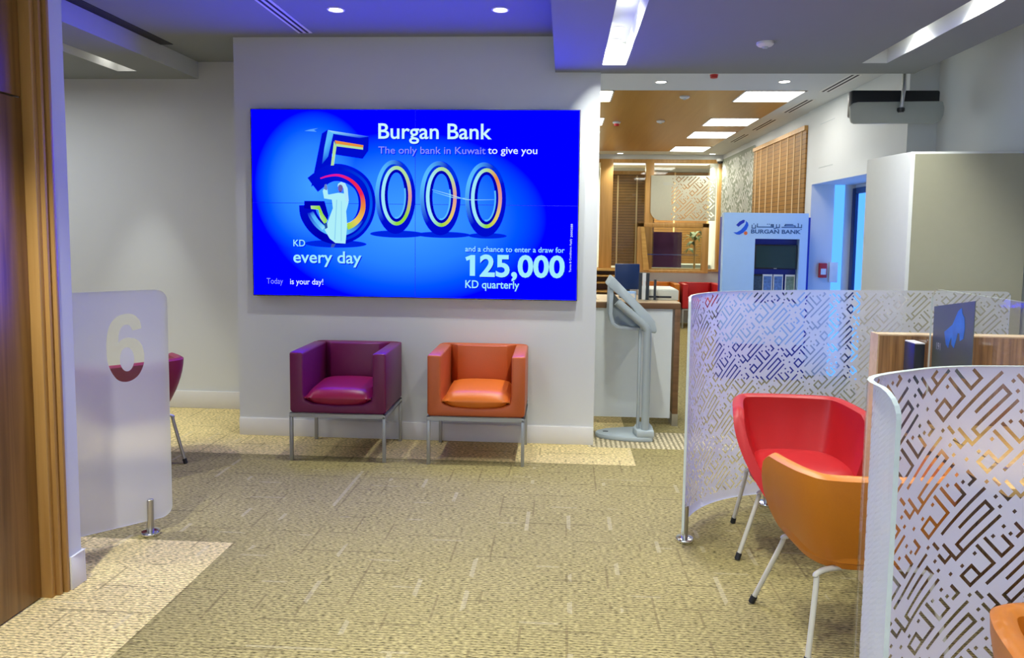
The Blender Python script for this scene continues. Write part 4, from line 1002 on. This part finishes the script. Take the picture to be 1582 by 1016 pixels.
# behind the glass
tag(MB().box(-.30, 0, .96, .30, .03, 1.60).build('display_board', 'sofa', None, loc=(1.82, 13.3, 0)), 'dark maroon board seen through the framed window', 'board')
t = thing('office_desk', 'low grey office desk seen through the framed window', 'desk', (1.9, 13.9, 0))
MB().box(-.8, -.3, .95, .8, .3, 1.0).build('desk_top', 'greyd', t); MB().box(-.8, -.3, 0, -.76, .3, .95).build('leg_panel', 'greyd', t); MB().box(.76, -.3, 0, .8, .3, .95).build('leg_panel', 'greyd', t)
tag(MB().box(-.15, -.05, 1.0, .15, .05, 1.12).build('desk_phone', 'black', None, bevel=.01, loc=(1.55, 13.75, 0)), 'black phone on the office desk, left in the framed window', 'phone')
t = thing('door_blind', 'dark brown wooden blind in the far office doorway', 'blind', (1.18, 13.2, 0))
MB().box(-.42, 0, .98, .42, .03, 2.62).build('slats', 'blind', t)
for x in (-.24, .10): MB().box(x-.012, -.006, .98, x+.012, 0, 2.60).build('tape', 'tape', t)
MB().box(-.44, -.01, 2.62, .44, .04, 2.68).build('head_rail', 'woodf', t); MB().lathe([(.001, 0), (.015, .005), (.001, .012)], (.25, -.012, 1.30), 10).build('knob', 'chrome', t)
t = thing('office_blind', 'brown wooden blind on the office back wall behind the patterned sign', 'blind', (2.3, 15.55, 0))
MB().box(-1.2, 0, .9, 1.5, .03, 2.86).build('slats', 'blind', t)
for x in (-.7, 0, .7): MB().box(x-.015, -.006, .9, x+.015, 0, 2.86).build('tape', 'tape', t)
t = thing('ceiling_cove', 'pale lit ceiling strip inside the far office', 'ceiling light', (1.8, 14.0, CZ))
MB().box(-1.1, -.5, -.03, 1.0, .5, 0).build('frame', 'skirt', t); MB().box(-1.05, -.45, -.034, .95, .45, -.03).build('diffuser', 'cove', t)
# gold blinds along the right wall of the service hall
t = thing('wall_blind', 'golden brown wooden blind with pale tapes along the right wall', 'blind', (2.70, 9.5, 0))
MB().box(-.02, -1.1, .90, .0195, 1.15, 2.74).build('slats', 'blind2', t)
for y in (-.95, -.70, -.45, -.15, .15, .45, .75, 1.0): MB().box(-.026, y-.012, .90, -.02, y+.012, 2.74).build('tape', 'tape', t)
MB().box(-.04, -1.1, 2.74, .0195, 1.15, 2.79).build('head_rail', 'woodf', t)
t = thing('patterned_glass', 'patterned glass pane in front of a palm, right of the corner post', 'glass pane', (2.70, 11.5, 0))
sheet('glass_sheet', [(0, 1.33), (0, .6), (0, -.25), (0, -.80)], .95, 2.85, (.02, 2.1, 1.0, 2.8), t, .022, (0, 0, 0, 0), thick=.008, phase=(1, 1), mats=(mat('green_grey_film', (.22, .25, .19), .6), 'paper', 'edgeg'))
def palm(loc, label, n, ln, z0):
    t = thing('potted_palm', label, 'plant', loc)
    MB().lathe([(.12, 0), (.16, .45), (.17, .46), (.14, .44)], n=20).build('planter', 'soil', t, smooth=True)
    MB().tube([(0, 0, .4), (.01, 0, z0*.7), (0, 0, z0)], .02, 8).build('stem', 'frame', t)
    for i in range(n):
        a = 2*PI*i/n+.3*random.random(); l = ln*(.7+.5*random.random()); b = MB(); A_, B_ = [], []
        zz = z0-.35*random.random()
        for k in range(7):
            s_ = k/6; r_ = l*s_; z = zz+.45*l*math.sin(PI*.8*s_)-.35*l*s_*s_; wv = .035*math.sin(PI*min(1, s_*.9+.08))
            ca, sa = math.cos(a), math.sin(a); A_.append((ca*r_-sa*wv, sa*r_+ca*wv, z)); B_.append((ca*r_+sa*wv, sa*r_-ca*wv, z+.006))
        b.add(A_+B_, [(k, k+1, k+8, k+7) for k in range(6)]); b.build('frond', 'leaf', t, smooth=True)
palm((2.35, 13.32, 0), 'potted palm inside the office, between the sign and the corner post', 16, .26, 1.55)
for x, l in ((2.65, 'white dome camera on the corner post at the far end, left of two'), (2.79, 'white dome camera on the corner post at the far end, right of two')):
    t = thing('dome_camera', l, 'camera', (x, 12.80, 2.86), group='dome cameras on the corner post')
    MB().lathe([(.06, 0), (.06, -.03), (.05, -.04), (.001, -.04)]).build('mount', 'paper', t, smooth=True); MB().lathe([(.045, -.04), (.04, -.065), (.02, -.08), (.001, -.082)]).build('lens_dome', 'black', t, smooth=True)
